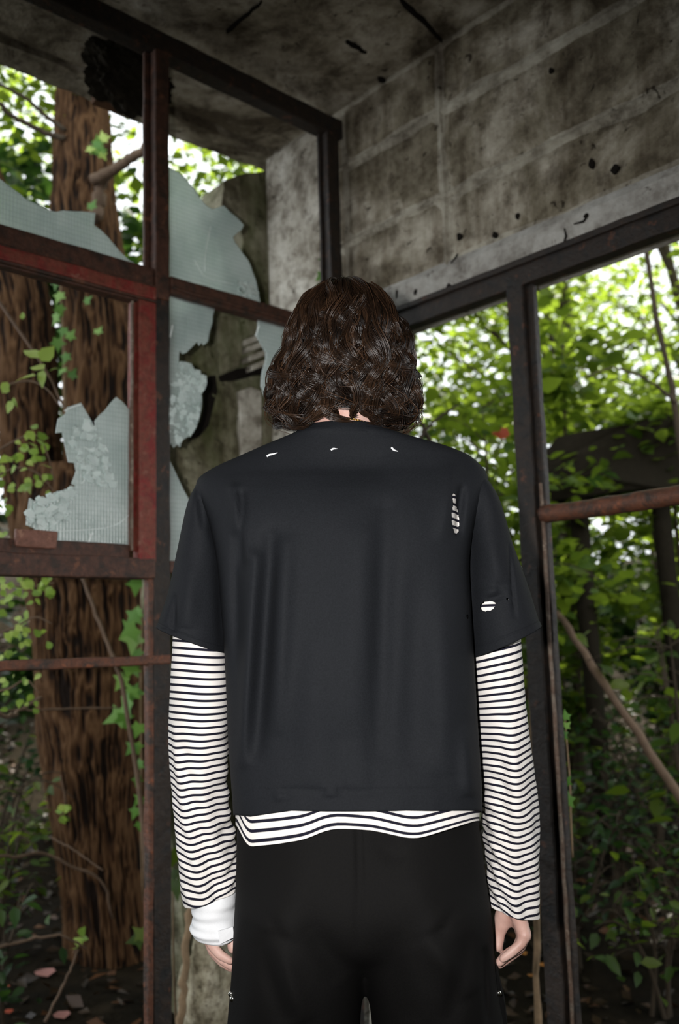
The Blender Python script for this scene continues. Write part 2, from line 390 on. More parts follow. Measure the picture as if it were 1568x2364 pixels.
# ceiling slab: fine underside near the camera's view, box above
def slab(s0, s1, t0, t1, z0, z1, step, amp, seed, ragged=None):
    ns = max(2, int((s1-s0)/step)+1); ntt = max(2, int((t1-t0)/step)+1)
    V = []; Fc = []
    S, T = np.meshgrid(np.linspace(s0, s1, ns), np.linspace(t0, t1, ntt)); S = S.ravel(); T = T.ravel()
    Q = CC + np.outer(S, dL) + np.outer(T, dR)
    if ragged is not None:
        e0, e1 = ragged
        k = .012*fbm(np.stack([S*7, S*0, S*0], 1), 3, seed+9)
        if e0: m_ = T < t0+step*.5; Q[m_] += np.outer(k[m_], dR)
        if e1: m_ = T > t1-step*.5; Q[m_] += np.outer(k[m_], dR)
    z = z0 + amp*fbm(Q*5, 4, seed); lo = Q+np.outer(z, Z); hi = Q + Z*z1
    N = len(Q); V = np.vstack([lo, hi])
    for j in range(ntt-1):
        for i in range(ns-1):
            a = j*ns+i; Fc.append((a, a+ns, a+ns+1, a+1)); Fc.append((N+a, N+a+1, N+a+ns+1, N+a+ns))
    for i in range(ns-1):
        Fc.append((i, i+1, N+i+1, N+i)); a = (ntt-1)*ns+i; Fc.append((a+1, a, N+a, N+a+1))
    for j in range(ntt-1):
        a = j*ns; Fc.append((a+ns, a, N+a, N+a+ns)); a = j*ns+ns-1; Fc.append((a, a+ns, N+a+ns, N+a))
    return V, Fc
ceil = mk('ceiling', *slab(-3.2, .22, -3.2, .352, CZ, CZ+.18, .035, .006, 2, (False, True)), MT['ceil'])
fixn(ceil.data); tag(ceil, 'stained bare concrete ceiling slab of the shelter', kind='structure')
edge = mk('drip_edge', *slab(-3.2, .22, .372, .485, CZ-.012, CZ+.14, .02, .005, 12, (True, True)), MT['ceil'], ceil); fixn(edge.data)
edge['label'] = 'cracked outer lip of the ceiling slab'
roof = mk('roof_slab', *boxV(CC+dL*-3.2+dR*-3.2+Z*(CZ+.175), dL*3.42, dR*3.69, Z*.1), MT['ceil'], ceil)
# formwork slots in the ceiling
def slot(p, q, wd):
    def onz(x, y):
        d = ray(x, y); return CAM+d*((CZ+.001-CAM[2])/d[2])
    a, b = onz(*p), onz(*q); d = b-a; L = np.linalg.norm(d); d /= L; c = np.cross(d, Z)
    m = 9; up_, dn = [], []
    for k in range(m):
        f = k/(m-1); ww = wd*(.35+.65*math.sin(math.pi*min(1, f+.12)))*(1+.4*random.uniform(-1, 1)); j = c*random.uniform(-.003, .003)
        up_.append(a+d*L*f+c*ww+j); dn.append(a+d*L*f-c*ww+j)
    V = [v-Z*.010 for v in up_]+[v-Z*.010 for v in dn]+[v+Z*.01 for v in up_]+[v+Z*.01 for v in dn]
    Fc = []
    for k in range(m-1): Fc += [(k, k+1, m+k+1, m+k), (2*m+k, 3*m+k, 3*m+k+1, 2*m+k+1), (k, 2*m+k, 2*m+k+1, k+1), (m+k, m+k+1, 3*m+k+1, 3*m+k)]
    Fc += [(0, m, 3*m, 2*m), (m-1, 3*m-1, 4*m-1, 2*m-1)]
    o = mk('crack', V, Fc, MT['crack'], ceil); o['label'] = 'dark slot left by formwork'
for a, b, c in (((522, 70), (606, 0), .004), ((925, -5), (1022, 92), .005), ((800, 92), (845, 118), .006), ((873, 176), (893, 188), .007)): slot(a, b, c)

# right wall: block courses above the opening, pale lintel band, pier that runs on past the glazing
wr = mk('wall_right', *boxV(PR(-3.2, LT_TOP, -.20), dR*3.61, nRi*.197, Z*(CZ-LT_TOP+.05)), MT['mortar'])
tag(wr, 'stained concrete block wall above the right opening', kind='structure')
vj = [.41, -.005, -.432, -1.722, -2.582, -3.2]; hj = [CZ+.03, 2.757, 2.487, LT_TOP]
bmeshes = {}
def rough_panel(t0, t1, z0, z1, frame, o0, o1, step, amp, seed, rim=.008):
    """box whose visible face is a fine uneven grid with softened rim"""
    a = max(2, int(abs(t1-t0)/step)); b = max(2, int((z1-z0)/step)); V = []; Fc = []
    T, ZZ = np.meshgrid(np.linspace(t0, t1, a+1), np.linspace(z0, z1, b+1)); T = T.ravel(); ZZ = ZZ.ravel()
    Q = np.array([frame(t, z, 0) for t, z in zip(T, ZZ)])
    dn = np.minimum(np.minimum(abs(T-t0), abs(T-t1)), np.minimum(ZZ-z0, z1-ZZ))
    o = o1 + amp*fbm(Q*9, 4, seed) - (np.clip(rim*2-dn, 0, 1)/(rim*2+1e-9))**2*rim
    nrm = frame(0, 0, 1)-frame(0, 0, 0); V = list(Q+np.outer(o, nrm)); N = len(V)
    for j in range(b):
        for i in range(a): k = j*(a+1)+i; Fc.append((k, k+1, k+a+2, k+a+1))
    back = [frame(t0, z0, o0), frame(t1, z0, o0), frame(t1, z1, o0), frame(t0, z1, o0)]
    V += back; r0 = list(range(a+1)); r1 = [j*(a+1)+a for j in range(b+1)]; r2 = [b*(a+1)+i for i in range(a, -1, -1)]; r3 = [j*(a+1) for j in range(b, -1, -1)]
    Fc += [tuple(r0+[N+1, N]), tuple(r1+[N+2, N+1]), tuple(r2+[N+3, N+2]), tuple(r3+[N, N+3]), (N, N+1, N+2, N+3)]
    return V, Fc
k = 0
for i in range(len(vj)-1):
    for j in range(3):
        k += 1
        o = mk('block', *rough_panel(vj[i+1]+(.005 if i < 2 else .0015), vj[i]-(.005 if i in (1, 2) else .0015), hj[j+1]+.006, hj[j]-.006, PR, -.02, .002+random.uniform(-.002, .002), .03 if i < 4 else .1, .0022, 40+k, .007), MT['block'], wr); fixn(o.data)
# proud mortar ridges
def ridge(p0, p1, wd, seed):
    m = max(4, int(np.linalg.norm(np.array(p1)-np.array(p0))/.025)); d = np.array(p1)-np.array(p0); L = np.hypot(*d); d = d/L; c = np.array([-d[1], d[0]])
    V = []; Fc = []
    for q in range(m+1):
        b = np.array(p0)+d*L*q/m; s = fbm(np.array([[q*.6, seed, 0], [q*.6, seed+50, 0], [q*.25, seed+90, 0]]), 3, 5)
        h = wd*(1+.35*s[0]); b = b + c*.003*s[2]
        for e, o in ((-1.5, -.006), (-.7, .0035), (.7, .0045+.0015*s[1]), (1.5, -.006)): x = b+c*h*e; V.append(PR(x[0], x[1], o))
    for q in range(m):
        for e in range(3): a = q*4+e; Fc.append((a, a+1, a+5, a+4))
    o = mk('mortar_joint', V, Fc, MT['mortar'], wr, True); fixn(o.data)
for q, z in enumerate(hj[1:3]): ridge((-2.4, z), (.40, z), .0085, q*7+1)
ridge((vj[2], LT_TOP), (vj[2], CZ), .0062, 31)
ridge((-2.4, CZ-.004), (.40, CZ-.004), .012, 77)
lin = mk('trim_1', *rough_panel(-3.2, .0, HB_TOP-.002, LT_TOP+.012, PR, -.20, .007, .02, .0022, 91, .010), MT['lintel']); fixn(lin.data)
tag(lin, 'pale plastered lintel band above the right opening', kind='structure')
for pts in ([(1308, 530), (1312, 548), (1306, 566), (1309, 580)], [(1330, 520), (1352, 514), (1362, 500)], [(1046, 610), (1058, 595), (1062, 588)], [(920, 690), (921, 672)]):
    q = [PR(*onR(x, y), .0095) for x, y in pts]; o = MB().tube(q, [.002, .0035, .003, .002][:len(q)], 5).build('crack', MT['crack'], lin)
for (x, y, r) in ((1040, 665, 9), (963, 675, 7), (1358, 500, 8), (1423, 392, 10), (1064, 548, 9), (1145, 545, 7), (1370, 380, 9), (1276, 165, 6), (1197, 500, 6)):
    t, z = onR(x, y); rr = r*.0011
    V = [PR(t+rr*math.cos(a)*random.uniform(.6, 1.2), z+rr*1.3*math.sin(a)*random.uniform(.6, 1.2), .0085) for a in np.linspace(0, 2*math.pi, 9)[:-1]]
    o = mk('pit', V+[v-nRi*.012 for v in V], [tuple(range(8)), tuple(range(15, 7, -1))]+[(i, (i+1) % 8, 8+(i+1) % 8, 8+i) for i in range(8)], MT['crack'], lin if y > 500 else wr); fixn(o.data)
# pier below the block courses (continues outside the glazing)
pier = mk('wall_pier', *rough_panel(.004, .41, -.05, LT_TOP+.0, PR, -.20, .004, .02, .005, 61, .012), MT['pier']); fixn(pier.data)
tag(pier, 'peeling grey plaster pier outside the corner post', kind='structure')
pp = mk('plaster_patch', *rough_panel(.03, .405, LT_TOP-.01, CZ-.004, PR, -.002, .013, .015, .006, 67, .012), MT['pier'], pier); fixn(pp.data)
# broken stub wall outside, parallel to the glazing, mossy
poly_px = [(618, 392), (560, 402), (520, 415), (514, 445), (512, 480), (522, 505), (545, 525), (556, 560), (560, 600), (566, 660), (558, 692), (500, 700), (440, 716), (398, 740), (390, 800), (396, 870), (388, 940), (392, 1010), (384, 1090), (388, 1200), (382, 1320), (390, 1420), (396, 1600), (390, 1800), (402, 2000), (430, 2200), (440, 2360), (640, 2380), (655, 1700), (640, 1000), (632, 700)]
OFF = -.44
poly = [onL(x, y, OFF) for x, y in poly_px]
o = mk('wall_stub', *prism(poly, (OFF, OFF-.14), PL), MT['moss'])
tag(o, 'broken mossy concrete stub wall seen through the glass', kind='structure'); fixn(o.data)
bm = bmesh.new(); bm.from_mesh(o.data); bmesh.ops.triangulate(bm, faces=bm.faces)
for _ in range(4): bmesh.ops.subdivide_edges(bm, edges=[e for e in bm.edges if e.calc_length() > .045], cuts=1)
bmesh.ops.triangulate(bm, faces=bm.faces)
co = np.array([v.co for v in bm.verts]); dv = .016*fbm(co*7, 4, 21); dw = .012*fbm(co*9, 3, 26); 
for v, a, b in zip(bm.verts, dv, dw): v.co += Vector(nL*a + dL*b)
bm.to_mesh(o.data); bm.free(); stub = o
# rubble, bricks, and black inlays painting the shade of gaps in the stub
mb = MB()
cav = [(430, 690), (490, 700)]
def stub_poly(name, px, o0, o1, mat, label=None):
    q = [onL(x, y, OFF) for x, y in px]; ob = mk(name, *prism(q, (OFF+o0, OFF+o1), PL), mat, stub); fixn(ob.data); bevel(ob, .004)
    if label: ob['label'] = label
    return ob
stub_poly('void_shade', [(476, 870), (492, 868), (497, 905), (486, 945), (476, 985), (455, 1010), (440, 1015), (462, 975), (466, 940), (464, 905)], .018, -.02, MT['crack'], 'black inlay painting the shade where the wall has split')
stub_poly('void_shade', [(500, 870), (545, 852), (600, 846), (640, 850), (640, 862), (590, 866), (540, 880), (502, 884)], .012, -.02, MT['crack'])
for q, (a, b) in enumerate((((553, 790), (610, 768)), ((557, 806), (612, 786)), ((560, 828), (616, 806)), ((563, 850), (622, 826)))):
    stub_poly('brick', [a, b, (b[0]+1, b[1]+13), (a[0]+1, a[1]+13)], .035+.004*q, -.01, MT['pier'], 'grey brick edge in the broken wall')
stub_poly('lump', [(496, 735), (540, 728), (553, 760), (552, 820), (545, 848), (500, 866), (497, 800)], .022, -.01, MT['moss'])
stub_poly('plaster_streak', [(545, 905), (575, 895), (598, 905), (600, 1100), (596, 1180), (560, 1180), (552, 1050)], .016, -.01, MT['pier'], 'pale plaster streak down the stub wall')
# rest of the shell behind the camera keeps the room dark
sh = mk('wall_left', *boxV(CC+dL*-3.2+dR*.0, dL*.7, -dR*.2, Z*CZ), MT['pier']); tag(sh, 'concrete wall at the far end of the glazing', kind='structure')
sh = mk('wall_back', *boxV(CC+dL*-3.2+dR*-3.2, dL*3.3, dR*.2, Z*CZ), MT['pier']); tag(sh, 'concrete wall behind the camera', kind='structure')
sh = mk('wall_side', *boxV(CC+dL*-3.2+dR*-3.0, dL*.2, dR*2.8, Z*CZ), MT['pier']); tag(sh, 'concrete side wall behind the camera', kind='structure')
sh = mk('wall_right_end', *boxV(CC+dR*-3.0, dL*.2, dR*.9, Z*LT_TOP), MT['pier']); tag(sh, 'concrete pier at the near end of the right opening', kind='structure')

# ------------------------------------------------------------------ windows
def roughen(o, amp, step=.03, freq=25, seed=0):
    bm = bmesh.new(); bm.from_mesh(o.data)
    for _ in range(6):
        es = [e for e in bm.edges if e.calc_length() > step*1.9]
        if not es: break
        bmesh.ops.subdivide_edges(bm, edges=es, cuts=1, use_grid_fill=True)
    co = np.array([v.co for v in bm.verts]); d = np.stack([fbm(co*freq, 3, seed+i) for i in range(3)], 1)*amp
    for v, k_ in zip(bm.verts, d): v.co += Vector(k_)
    bm.to_mesh(o.data); bm.free(); return o
def bar(name, frame, s0, s1, z0, z1, o0, o1, mat, parent, label=None, lip=None, rough=.0016, seed=0):
    mb = MB(); mb.box(frame(s0, z0, o0), frame(s1, z0, o0)-frame(s0, z0, o0), frame(s0, z1, o0)-frame(s0, z0, o0), frame(s0, z0, o1)-frame(s0, z0, o0))
    for (a0, a1, b0, b1, c0, c1) in (lip or []):
        mb.box(frame(a0, b0, c0), frame(a1, b0, c0)-frame(a0, b0, c0), frame(a0, b1, c0)-frame(a0, b0, c0), frame(a0, b0, c1)-frame(a0, b0, c0))
    o = mb.build(name, mat, parent); roughen(o, rough, .035, 22, seed+len(name)); bevel(o, .004)
    if label: o['label'] = label
    return o
W1 = empty('window_1', PL(-.7, 0)); tag(W1, 'rusty red and black steel window frame with broken wired glass', kind='structure')
WD, WB, WR, WU = MT['dark_steel'], MT['brown_steel'], MT['red_steel'], MT['rust']
bar('head_rail', PL, -2.5, -.012, 2.85, 2.915, -.03, .02, WD, W1, 'black steel head rail', [(-2.5, -.012, 2.905, 2.94, -.03, -.012)])
bar('corner_post', PL, -.083, -.034, 0, 2.87, -.025, .02, WD, W1, 'black steel corner post', [(-.095, -.083, 0, 2.86, -.022, -.010), (-.034, -.006, 0, 2.86, -.02, -.008)])
bar('mullion', PL, -.735, -.690, 2.12, 2.855, -.022, .022, WB, W1, 'rust red upper mullion', [(-.752, -.735, 2.12, 2.855, -.022, -.008), (-.690, -.676, 2.12, 2.855, -.022, -.008)])
bar('mullion', PL, -.735, -.684, 0, 2.135, -.03, .012, WD, W1, 'black steel lower mullion', [(-.684, -.672, 0, 2.135, -.03, -.016)])
bar('mullion_edge', PL, -.750, -.735, 0, 1.362, -.015, .012, MT['rust'], W1, 'flaking rusty edge of the lower mullion', rough=.003)
bar('transom', PL, -.684, -.083, 2.145, 2.195, -.02, .018, WB, W1, 'dark brown transom bar', [(-.684, -.083, 2.155, 2.165, .018, .026)])
bar('transom', PL, -.684, -.083, 1.375, 1.408, -.02, .012, WB, W1)
# red casement
bar('casement_rail', PL, -2.4, -.735, 2.10, 2.205, -.02, .014, WB, W1, 'flaking red-brown top rail of the casement', [(-2.4, -.735, 2.103, 2.150, .014, .028)])
bar('casement_rail_face', PL, -2.4, -.74, 2.108, 2.143, .026, .034, WR, W1, 'red oxide painted strip')
bar('casement_stile', PL, -.784, -.732, 1.40, 2.105, -.014, .020, WR, W1, 'red oxide casement stile', [(-.800, -.784, 1.43, 2.10, -.014, .004)])
bar('putty_strip', PL, -.803, -.795, 1.43, 2.10, .002, .014, MT['putty'], W1, 'pale putty line beside the glass')
bar('casement_rail', PL, -2.4, -.735, 1.358, 1.412, -.02, .022, WB, W1, 'rusty bottom rail of the casement', [(-2.4, -.80, 1.408, 1.447, -.016, .004)])
bar('rust_plate', PL, *[onL(28, 1270)[0], onL(124, 1270)[0]], 1.425, 1.468, .004, .02, MT['rust_flake'], W1, 'loose pinkish rust plate on the sill', rough=.003)
bar('glazing_bar', PL, -2.4, -.685, 1.140, 1.164, -.012, .012, WU, W1, 'thin rusty low glazing bar', rough=.003)

def shard(px, parent, label, oo=(-.010, -.004), hole=None):
    q = [onL(x, y, -.007) for x, y in px]
    V, Fc = prism(q, oo, PL); me = mesh('glass_shard', V, Fc, MT['glass']); fixn(me)
    uv = me.uv_layers.new(name='UVMap')
    for l in me.loops:
        co = np.array(me.vertices[l.vertex_index].co); uv.data[l.index].uv = ((co-CC)@dL, co[2])
    o = link('glass_shard', me, parent); o['label'] = label; return o
S1 = [(-120, 340), (-40, 385), (0, 415), (22, 432), (45, 448), (60, 462), (85, 472), (100, 481), (112, 487), (130, 490), (145, 486), (160, 488), (190, 489), (219, 492), (217, 521), (232, 532), (250, 550), (275, 580), (296, 600), (318, 613), (345, 626), (345, 650), (-120, 520)]
S2 = [(384, 384), (398, 392), (411, 397), (425, 410), (436, 424), (450, 438), (461, 458), (476, 476), (490, 484), (515, 475), (530, 490), (546, 503), (562, 520), (556, 532), (548, 537), (537, 548), (541, 560), (550, 572), (560, 586), (571, 600), (578, 615), (582, 628), (590, 648), (593, 664), (598, 690), (602, 712), (382, 652)]
S3 = [(380, 680), (495, 706), (494, 716), (490, 730), (490, 744), (483, 766), (479, 789), (470, 797), (465, 790), (460, 797), (455, 788), (446, 798), (430, 814), (422, 817), (414, 808), (412, 822), (411, 853), (416, 835), (428, 836), (441, 840), (446, 850), (453, 857), (464, 866), (476, 868), (477, 884), (473, 898), (464, 910), (465, 926), (464, 942), (459, 966), (452, 986), (445, 1000), (436, 1008), (427, 1012), (419, 1017), (415, 1032), (409, 1026), (401, 1033), (395, 1022), (390, 1030), (384, 1028), (378, 1000)]
S4 = [(378, 1046), (384, 1052), (398, 1078), (409, 1102), (422, 1130), (434, 1152), (445, 1180), (450, 1330), (378, 1300)]
S5 = [(700, 728), (595, 735), (596, 750), (593, 776), (604, 797), (614, 815), (613, 835), (606, 856), (604, 872), (603, 892), (612, 918), (622, 905), (640, 930), (720, 930)]
S6 = [(60, 1212), (68, 1150), (80, 1158), (97, 1146), (108, 1152), (122, 1138), (150, 1130), (174, 1122), (165, 1117), (171, 1102), (176, 1087), (172, 1068), (158, 1067), (152, 1040), (144, 998), (129, 1000), (134, 967), (152, 954), (155, 940), (186, 930), (197, 949), (212, 976), (224, 1004), (219, 972), (230, 958), (242, 948), (254, 932), (268, 917), (282, 928), (297, 946), (306, 1046), (309, 1262), (180, 1256), (118, 1250), (74, 1230), (80, 1220)]
shards = [shard(S1, W1, 'jagged pale glass along the casement rail, top left'), shard(S2, W1, 'large ribbed glass piece above the dark transom'),
          shard(S3, W1, 'ragged hanging glass below the dark transom'), shard(S4, W1, 'long glass sliver beside the black sleeve'),
          shard(S5, W1, 'small glass piece half hidden by the hair'), shard(S6, W1, 'cracked glass standing in the red casement')]
for pts, wd, p in (([(487, 522), (484, 540), (478, 570), (474, 600), (474, 625)], .0012, 1), ([(400, 750), (394, 778)], .0022, 2), ([(600, 752), (591, 775)], .002, 4), ([(212, 1232), (205, 1255)], .0028, 5),
                   ([(300, 1188), (275, 1208), (240, 1219), (180, 1224), (120, 1226)], .0009, 5), ([(150, 948), (172, 938), (188, 934)], .0016, 5), ([(214, 1060), (204, 1090), (196, 1110), (188, 1116)], .0016, 5),
                   ([(196, 1032), (216, 1040), (240, 1028), (250, 1042)], .0014, 5), ([(216, 1100), (236, 1112), (262, 1104)], .0014, 5), ([(450, 600), (478, 640), (540, 655)], .0008, 1), ([(418, 860), (440, 880), (462, 900)], .0009, 2)):
    q = [PL(*onL(x, y, 0), -.0025) for x, y in pts]; q = spline(q, max(4, len(q)*3)); o = MB().tube(q, wd, 5).build('fracture_glint', MT['crack_glint'], shards[p])  # thin white tubes draw the glints on the cracks
# crumpled crazed glass clinging to the left shard
def craze(px, par, seed, amp=.012, nn=90):
    rs = np.random.default_rng(seed); q = np.array([onL(x, y, 0) for x, y in px]); lo, hi = q.min(0), q.max(0)
    pts = []
    def inside(p):
        c = False
        for a, b in zip(q, np.roll(q, 1, 0)):
            if (a[1] > p[1]) != (b[1] > p[1]) and p[0] < (b[0]-a[0])*(p[1]-a[1])/(b[1]-a[1]+1e-12)+a[0]: c = not c
        return c
    for k_ in range(nn):
        p = lo+(hi-lo)*rs.random(2)
        if not inside(p): continue
        r = rs.uniform(.005, .014); m_ = rs.integers(4, 6); a0 = rs.random()*6; tl = rs.normal(0, .35, 2); o0 = rs.uniform(-.003, amp)
        V = []
        for j in range(m_):
            a = a0+2*math.pi*j/m_+rs.uniform(-.3, .3); d = np.array([math.cos(a), math.sin(a)])*r*rs.uniform(.6, 1.2); V.append(PL(p[0]+d[0], p[1]+d[1], o0+d@tl))
        V2 = [v-nL*.004 for v in V]; pts.append((V+V2, [tuple(range(m_)), tuple(range(2*m_-1, m_-1, -1))]+[(j, (j+1) % m_, m_+(j+1) % m_, m_+j) for j in range(m_)]))
    mb_ = MB()
    for v, f in pts: mb_.add(v, f)
    me = mesh('crazed_glass', mb_.V, mb_.F, MT['craze']); fixn(me); uv = me.uv_layers.new(name='UVMap')
    for l in me.loops: co = np.array(me.vertices[l.vertex_index].co); uv.data[l.index].uv = ((co-CC)@dL, co[2])
    o = link('crazed_glass', me, par); o['kind'] = 'stuff'; o['label'] = 'crumbled crazed glass'
craze([(62, 1205), (70, 1152), (100, 1148), (130, 1138), (172, 1124), (160, 1160), (158, 1200), (110, 1225)], shards[5], 3, nn=150)
craze([(150, 990), (200, 960), (228, 1005), (250, 1060), (265, 1130), (205, 1120), (178, 1060)], shards[5], 4, amp=.004, nn=110)
craze([(415, 840), (475, 868), (470, 900), (462, 950), (440, 1000), (400, 1030), (386, 1020), (390, 900)], shards[2], 5, amp=.005, nn=130)
craze([(540, 640), (590, 660), (598, 700), (560, 690)], shards[1], 6, amp=.003, nn=30)

W2 = empty('window_2', PR(-.69, 0)); tag(W2, 'dark steel frame of the unglazed right opening', kind='structure')
bar('head_rail', PR, -2.3, -.02, HB_BOT, HB_TOP, -.02, .022, WD, W2, 'dark steel head rail', [(-2.3, -.02, HB_BOT+.052, HB_TOP, .022, .034)])
bar('post', PR, -.704, -.652, 0, HB_BOT+.01, -.02, .022, WD, W2, 'dark steel upright post')
bar('post_edge', PR, -.726, -.704, 0, HB_BOT+.005, -.02, .004, WD, W2, 'rust brown rebate of the post')
bar('putty_strip', PR, -.722, -.713, 0, 1.58, .002, .012, MT['putty'], W2, 'pale flaking line along the post')
m_ = 60; ts = np.linspace(-.715, -2.3, m_); q = np.array([PR(t, 1.4975+.002*math.sin(t*9), 0) for t in ts])
o = MB().tube(q, .0235*(1+.05*rng.standard_normal(m_)), 12).build('rail', MT['rust'], W2, True); o['label'] = 'orange rusted pipe rail'

# ================================================================== PERSON
person = empty('person', (0.02, 1.5, 0)); tag(person, 'person seen from behind in torn black tee over striped long sleeves and black trousers', 'person')
def ringrows(rows, n):
    """rows: (xl, yl, xr, yr, Yc, half_depth) in photo px at depth Yc -> interpolated centre, half-width vector, depth"""
    out = []
    for xl, yl, xr, yr, Y, b in rows:
        a, c = at(xl, yl, Y), at(xr, yr, Y); out.append(np.r_[(a+c)/2, (c-a)/2, b])
    return spline(np.array(out), n)
def loft(rows, n=90, m=96, p=2.25, disp=None):
    R_ = ringrows(rows, n); th = np.linspace(0, 2*math.pi, m, endpoint=False)
    cx, sx = np.cos(th), np.sin(th); cx = np.sign(cx)*abs(cx)**(2/p); sx = np.sign(sx)*abs(sx)**(2/p)
    C_, A_, B_ = R_[:, None, :3], R_[:, None, 3:6], R_[:, None, 6:7]
    V = C_ + A_*cx[None, :, None] + B_*sx[None, :, None]*np.array([0, 1.0, 0])[None, None]
    return V, th      # (n, m, 3); th = 3pi/2 faces the camera
def grid_mesh(name, V, mat, parent, uv=None, caps=(True, True)):
    n_, m_ = V.shape[:2]; Fc = [(i*m_+j, i*m_+(j+1) % m_, (i+1)*m_+(j+1) % m_, (i+1)*m_+j) for i in range(n_-1) for j in range(m_)]
    if caps[0]: Fc.append(tuple(range(m_-1, -1, -1)))
    if caps[1]: Fc.append(tuple(range((n_-1)*m_, n_*m_)))
    me = mesh(name, V.reshape(-1, 3), Fc, mat, True); fixn(me)
    if uv is not None:
        l = me.uv_layers.new(name='UVMap'); U_ = uv.reshape(-1, 2)
        for lp in me.loops: l.data[lp.index].uv = U_[lp.vertex_index]
    return link(name, me, parent)
def fold(V, folds, back=True):
    """push cloth along the view axis by soft creases given in photo px (x0,y0,x1,y1,width,amp in m; + is towards the camera)"""
    S = V.shape; P_ = V.reshape(-1, 3); X_, Y_ = proj(P_); q = np.stack([X_, Y_], 1); d = np.zeros(len(P_))
    for x0, y0, x1, y1, wd, am in folds:
        a = np.array([x0, y0]); e = np.array([x1-x0, y1-y0]); L2 = e@e; t = np.clip(((q-a)@e)/L2, 0, 1)
        r = np.linalg.norm(q-a-t[:, None]*e, axis=1); d += am*np.exp(-(r/wd)**2)*(np.sin(np.pi*np.clip(t*.9+.1, 0, 1))**.5)
    mid = V[:, :, 1].mean(1, keepdims=True).repeat(S[1], 1).reshape(-1)
    wgt = np.clip((mid-P_[:, 1])/.05, 0, 1)
    P_ = P_.copy(); P_[:, 1] -= d*wgt; return P_.reshape(S)

# ---- T-shirt body
TY = 1.50
trow = [(543, 1880, 1108, 1876, TY, .141), (538, 1800, 1106, 1798, TY, .138), (531, 1700, 1100, 1698, TY, .132), (527, 1600, 1094, 1598, TY, .136), (522, 1500, 1088, 1498, TY, .138),
        (514, 1400, 1083, 1398, TY, .138), (505, 1300, 1080, 1298, TY, .136), (488, 1220, 1092, 1218, TY, .128), (466, 1165, 1112, 1160, TY, .112), (456, 1128, 1124, 1122, TY, .096), (464, 1106, 1120, 1095, TY, .084),
        (500, 1083, 1102, 1073, TY, .078), (552, 1060, 1078, 1056, TY, .075), (600, 1039, 1034, 1039, TY, .073), (642, 1022, 980, 1025, TY, .072), (668, 1012, 935, 1013, TY, .072), (680, 1006, 914, 1006, TY, .070)]
V, th = loft(trow, 170, 200, 2.9)
TF = [(590, 1290, 560, 1780, 17, .011), (626, 1240, 590, 1760, 20, -.010), (660, 1260, 640, 1700, 22, .007), (545, 1240, 545, 1560, 14, -.008), (890, 1180, 872, 1760, 28, -.008), (835, 1250, 815, 1700, 40, .006),
      (960, 1350, 955, 1780, 40, -.005), (1020, 1400, 1030, 1800, 40, .006), (740, 1500, 720, 1840, 45, .005), (770, 1080, 900, 1075, 40, -.004), (540, 1130, 575, 1300, 14, .008), (556, 1140, 560, 1320, 10, -.009), (1066, 1130, 1058, 1240, 10, -.010), (1040, 1090, 1020, 1250, 18, .005),
      (760, 1835, 775, 1868, 9, .005), (790, 1838, 800, 1868, 8, -.004), (640, 1850, 650, 1880, 8, .004), (600, 1845, 1080, 1845, 3.5, -.0025), (828, 1700, 826, 1868, 16, .005), (1075, 1700, 1085, 1860, 18, .007)]
TF = [(*f[:5], f[5]*(1.9 if f[4] > 8 else 1.3)) for f in TF]
V = fold(V, TF)
P_ = V.reshape(-1, 3); P_ = P_ + np.array([0, 1, 0])*(.0022*fbm(P_*np.array([16, 16, 6]), 3, 8))[:, None]; V = P_.reshape(V.shape)
# hem curve of the back
hx = [500, 543, 578, 700, 756, 860, 890, 1000, 1107, 1150]; hy = [1880, 1882, 1887, 1872, 1864, 1868, 1875, 1876, 1873, 1872]
X_, Y_ = proj(V[0]); sm_ = lambda v, k=7: np.convolve(np.r_[v[-k:], v, v[:k]], np.ones(2*k+1)/(2*k+1), 'valid'); dz = (np.interp(X_, hx, hy)-Y_)*np.clip(.5-np.sin(th)*2, 0, 1)
for i in range(22):
    wgt = (1-i/22)**1.5; V[i, :, 2] -= wgt*np.clip(dz, -45, 45)*(TY-.13)/FPX
Vt = V.copy()
tee_o = grid_mesh('t_shirt', V, MT['tee'], person, caps=(False, False)); tee_o['label'] = 'torn washed-black short-sleeved tee'
sol = tee_o.modifiers.new('thick', 'SOLIDIFY'); sol.thickness = .0016; sol.offset = -1
def surf(V, x, y, lift=.0015):
    X_, Y_ = proj(V.reshape(-1, 3)); P_ = V.reshape(-1, 3); d2 = (X_-x)**2+(Y_-y)**2+(P_[:, 1] > 1.52)*1e6
    i = np.argsort(d2)[:4]; return at(x, y, float(np.average(P_[i, 1], weights=1/(d2[i]+1)))-lift)
for L in ([(616, 1054), (622, 1050), (632, 1048), (641, 1045)], [(764, 1039), (770, 1036), (779, 1036)], [(904, 1033), (910, 1039), (919, 1042)]):
    q = [surf(Vt, *p) for p in L]; o = MB().tube(spline(q, 10), np.r_[np.full(5, .0017), np.linspace(.0015, .0006, 5)], 6).build('thread_stitch', MT['white'], tee_o, True); o['label'] = 'white thread stitch at the nape'
# hem stitching band + collar
crow = [(664, 1017, 941, 1018, TY, .0735), (676, 1008, 920, 1009, TY, .0725), (688, 999, 906, 999, TY, .069), (696, 993, 898, 993, TY, .066), (700, 992, 894, 992, TY, .063), (700, 1002, 894, 1002, TY, .060)]
V, _ = loft(crow, 24, 120, 2.2); o = grid_mesh('collar', V, MT['tee'], tee_o, caps=(False, False)); o['label'] = 'ribbed crew collar'
def stitch(px, Y, par, r=.0011, front=.0, name='seam'):
    q = spline([at(x, y, Y) for x, y in px], 40); return MB().tube(q, r, 5).build(name, MT['tee'], par, True)
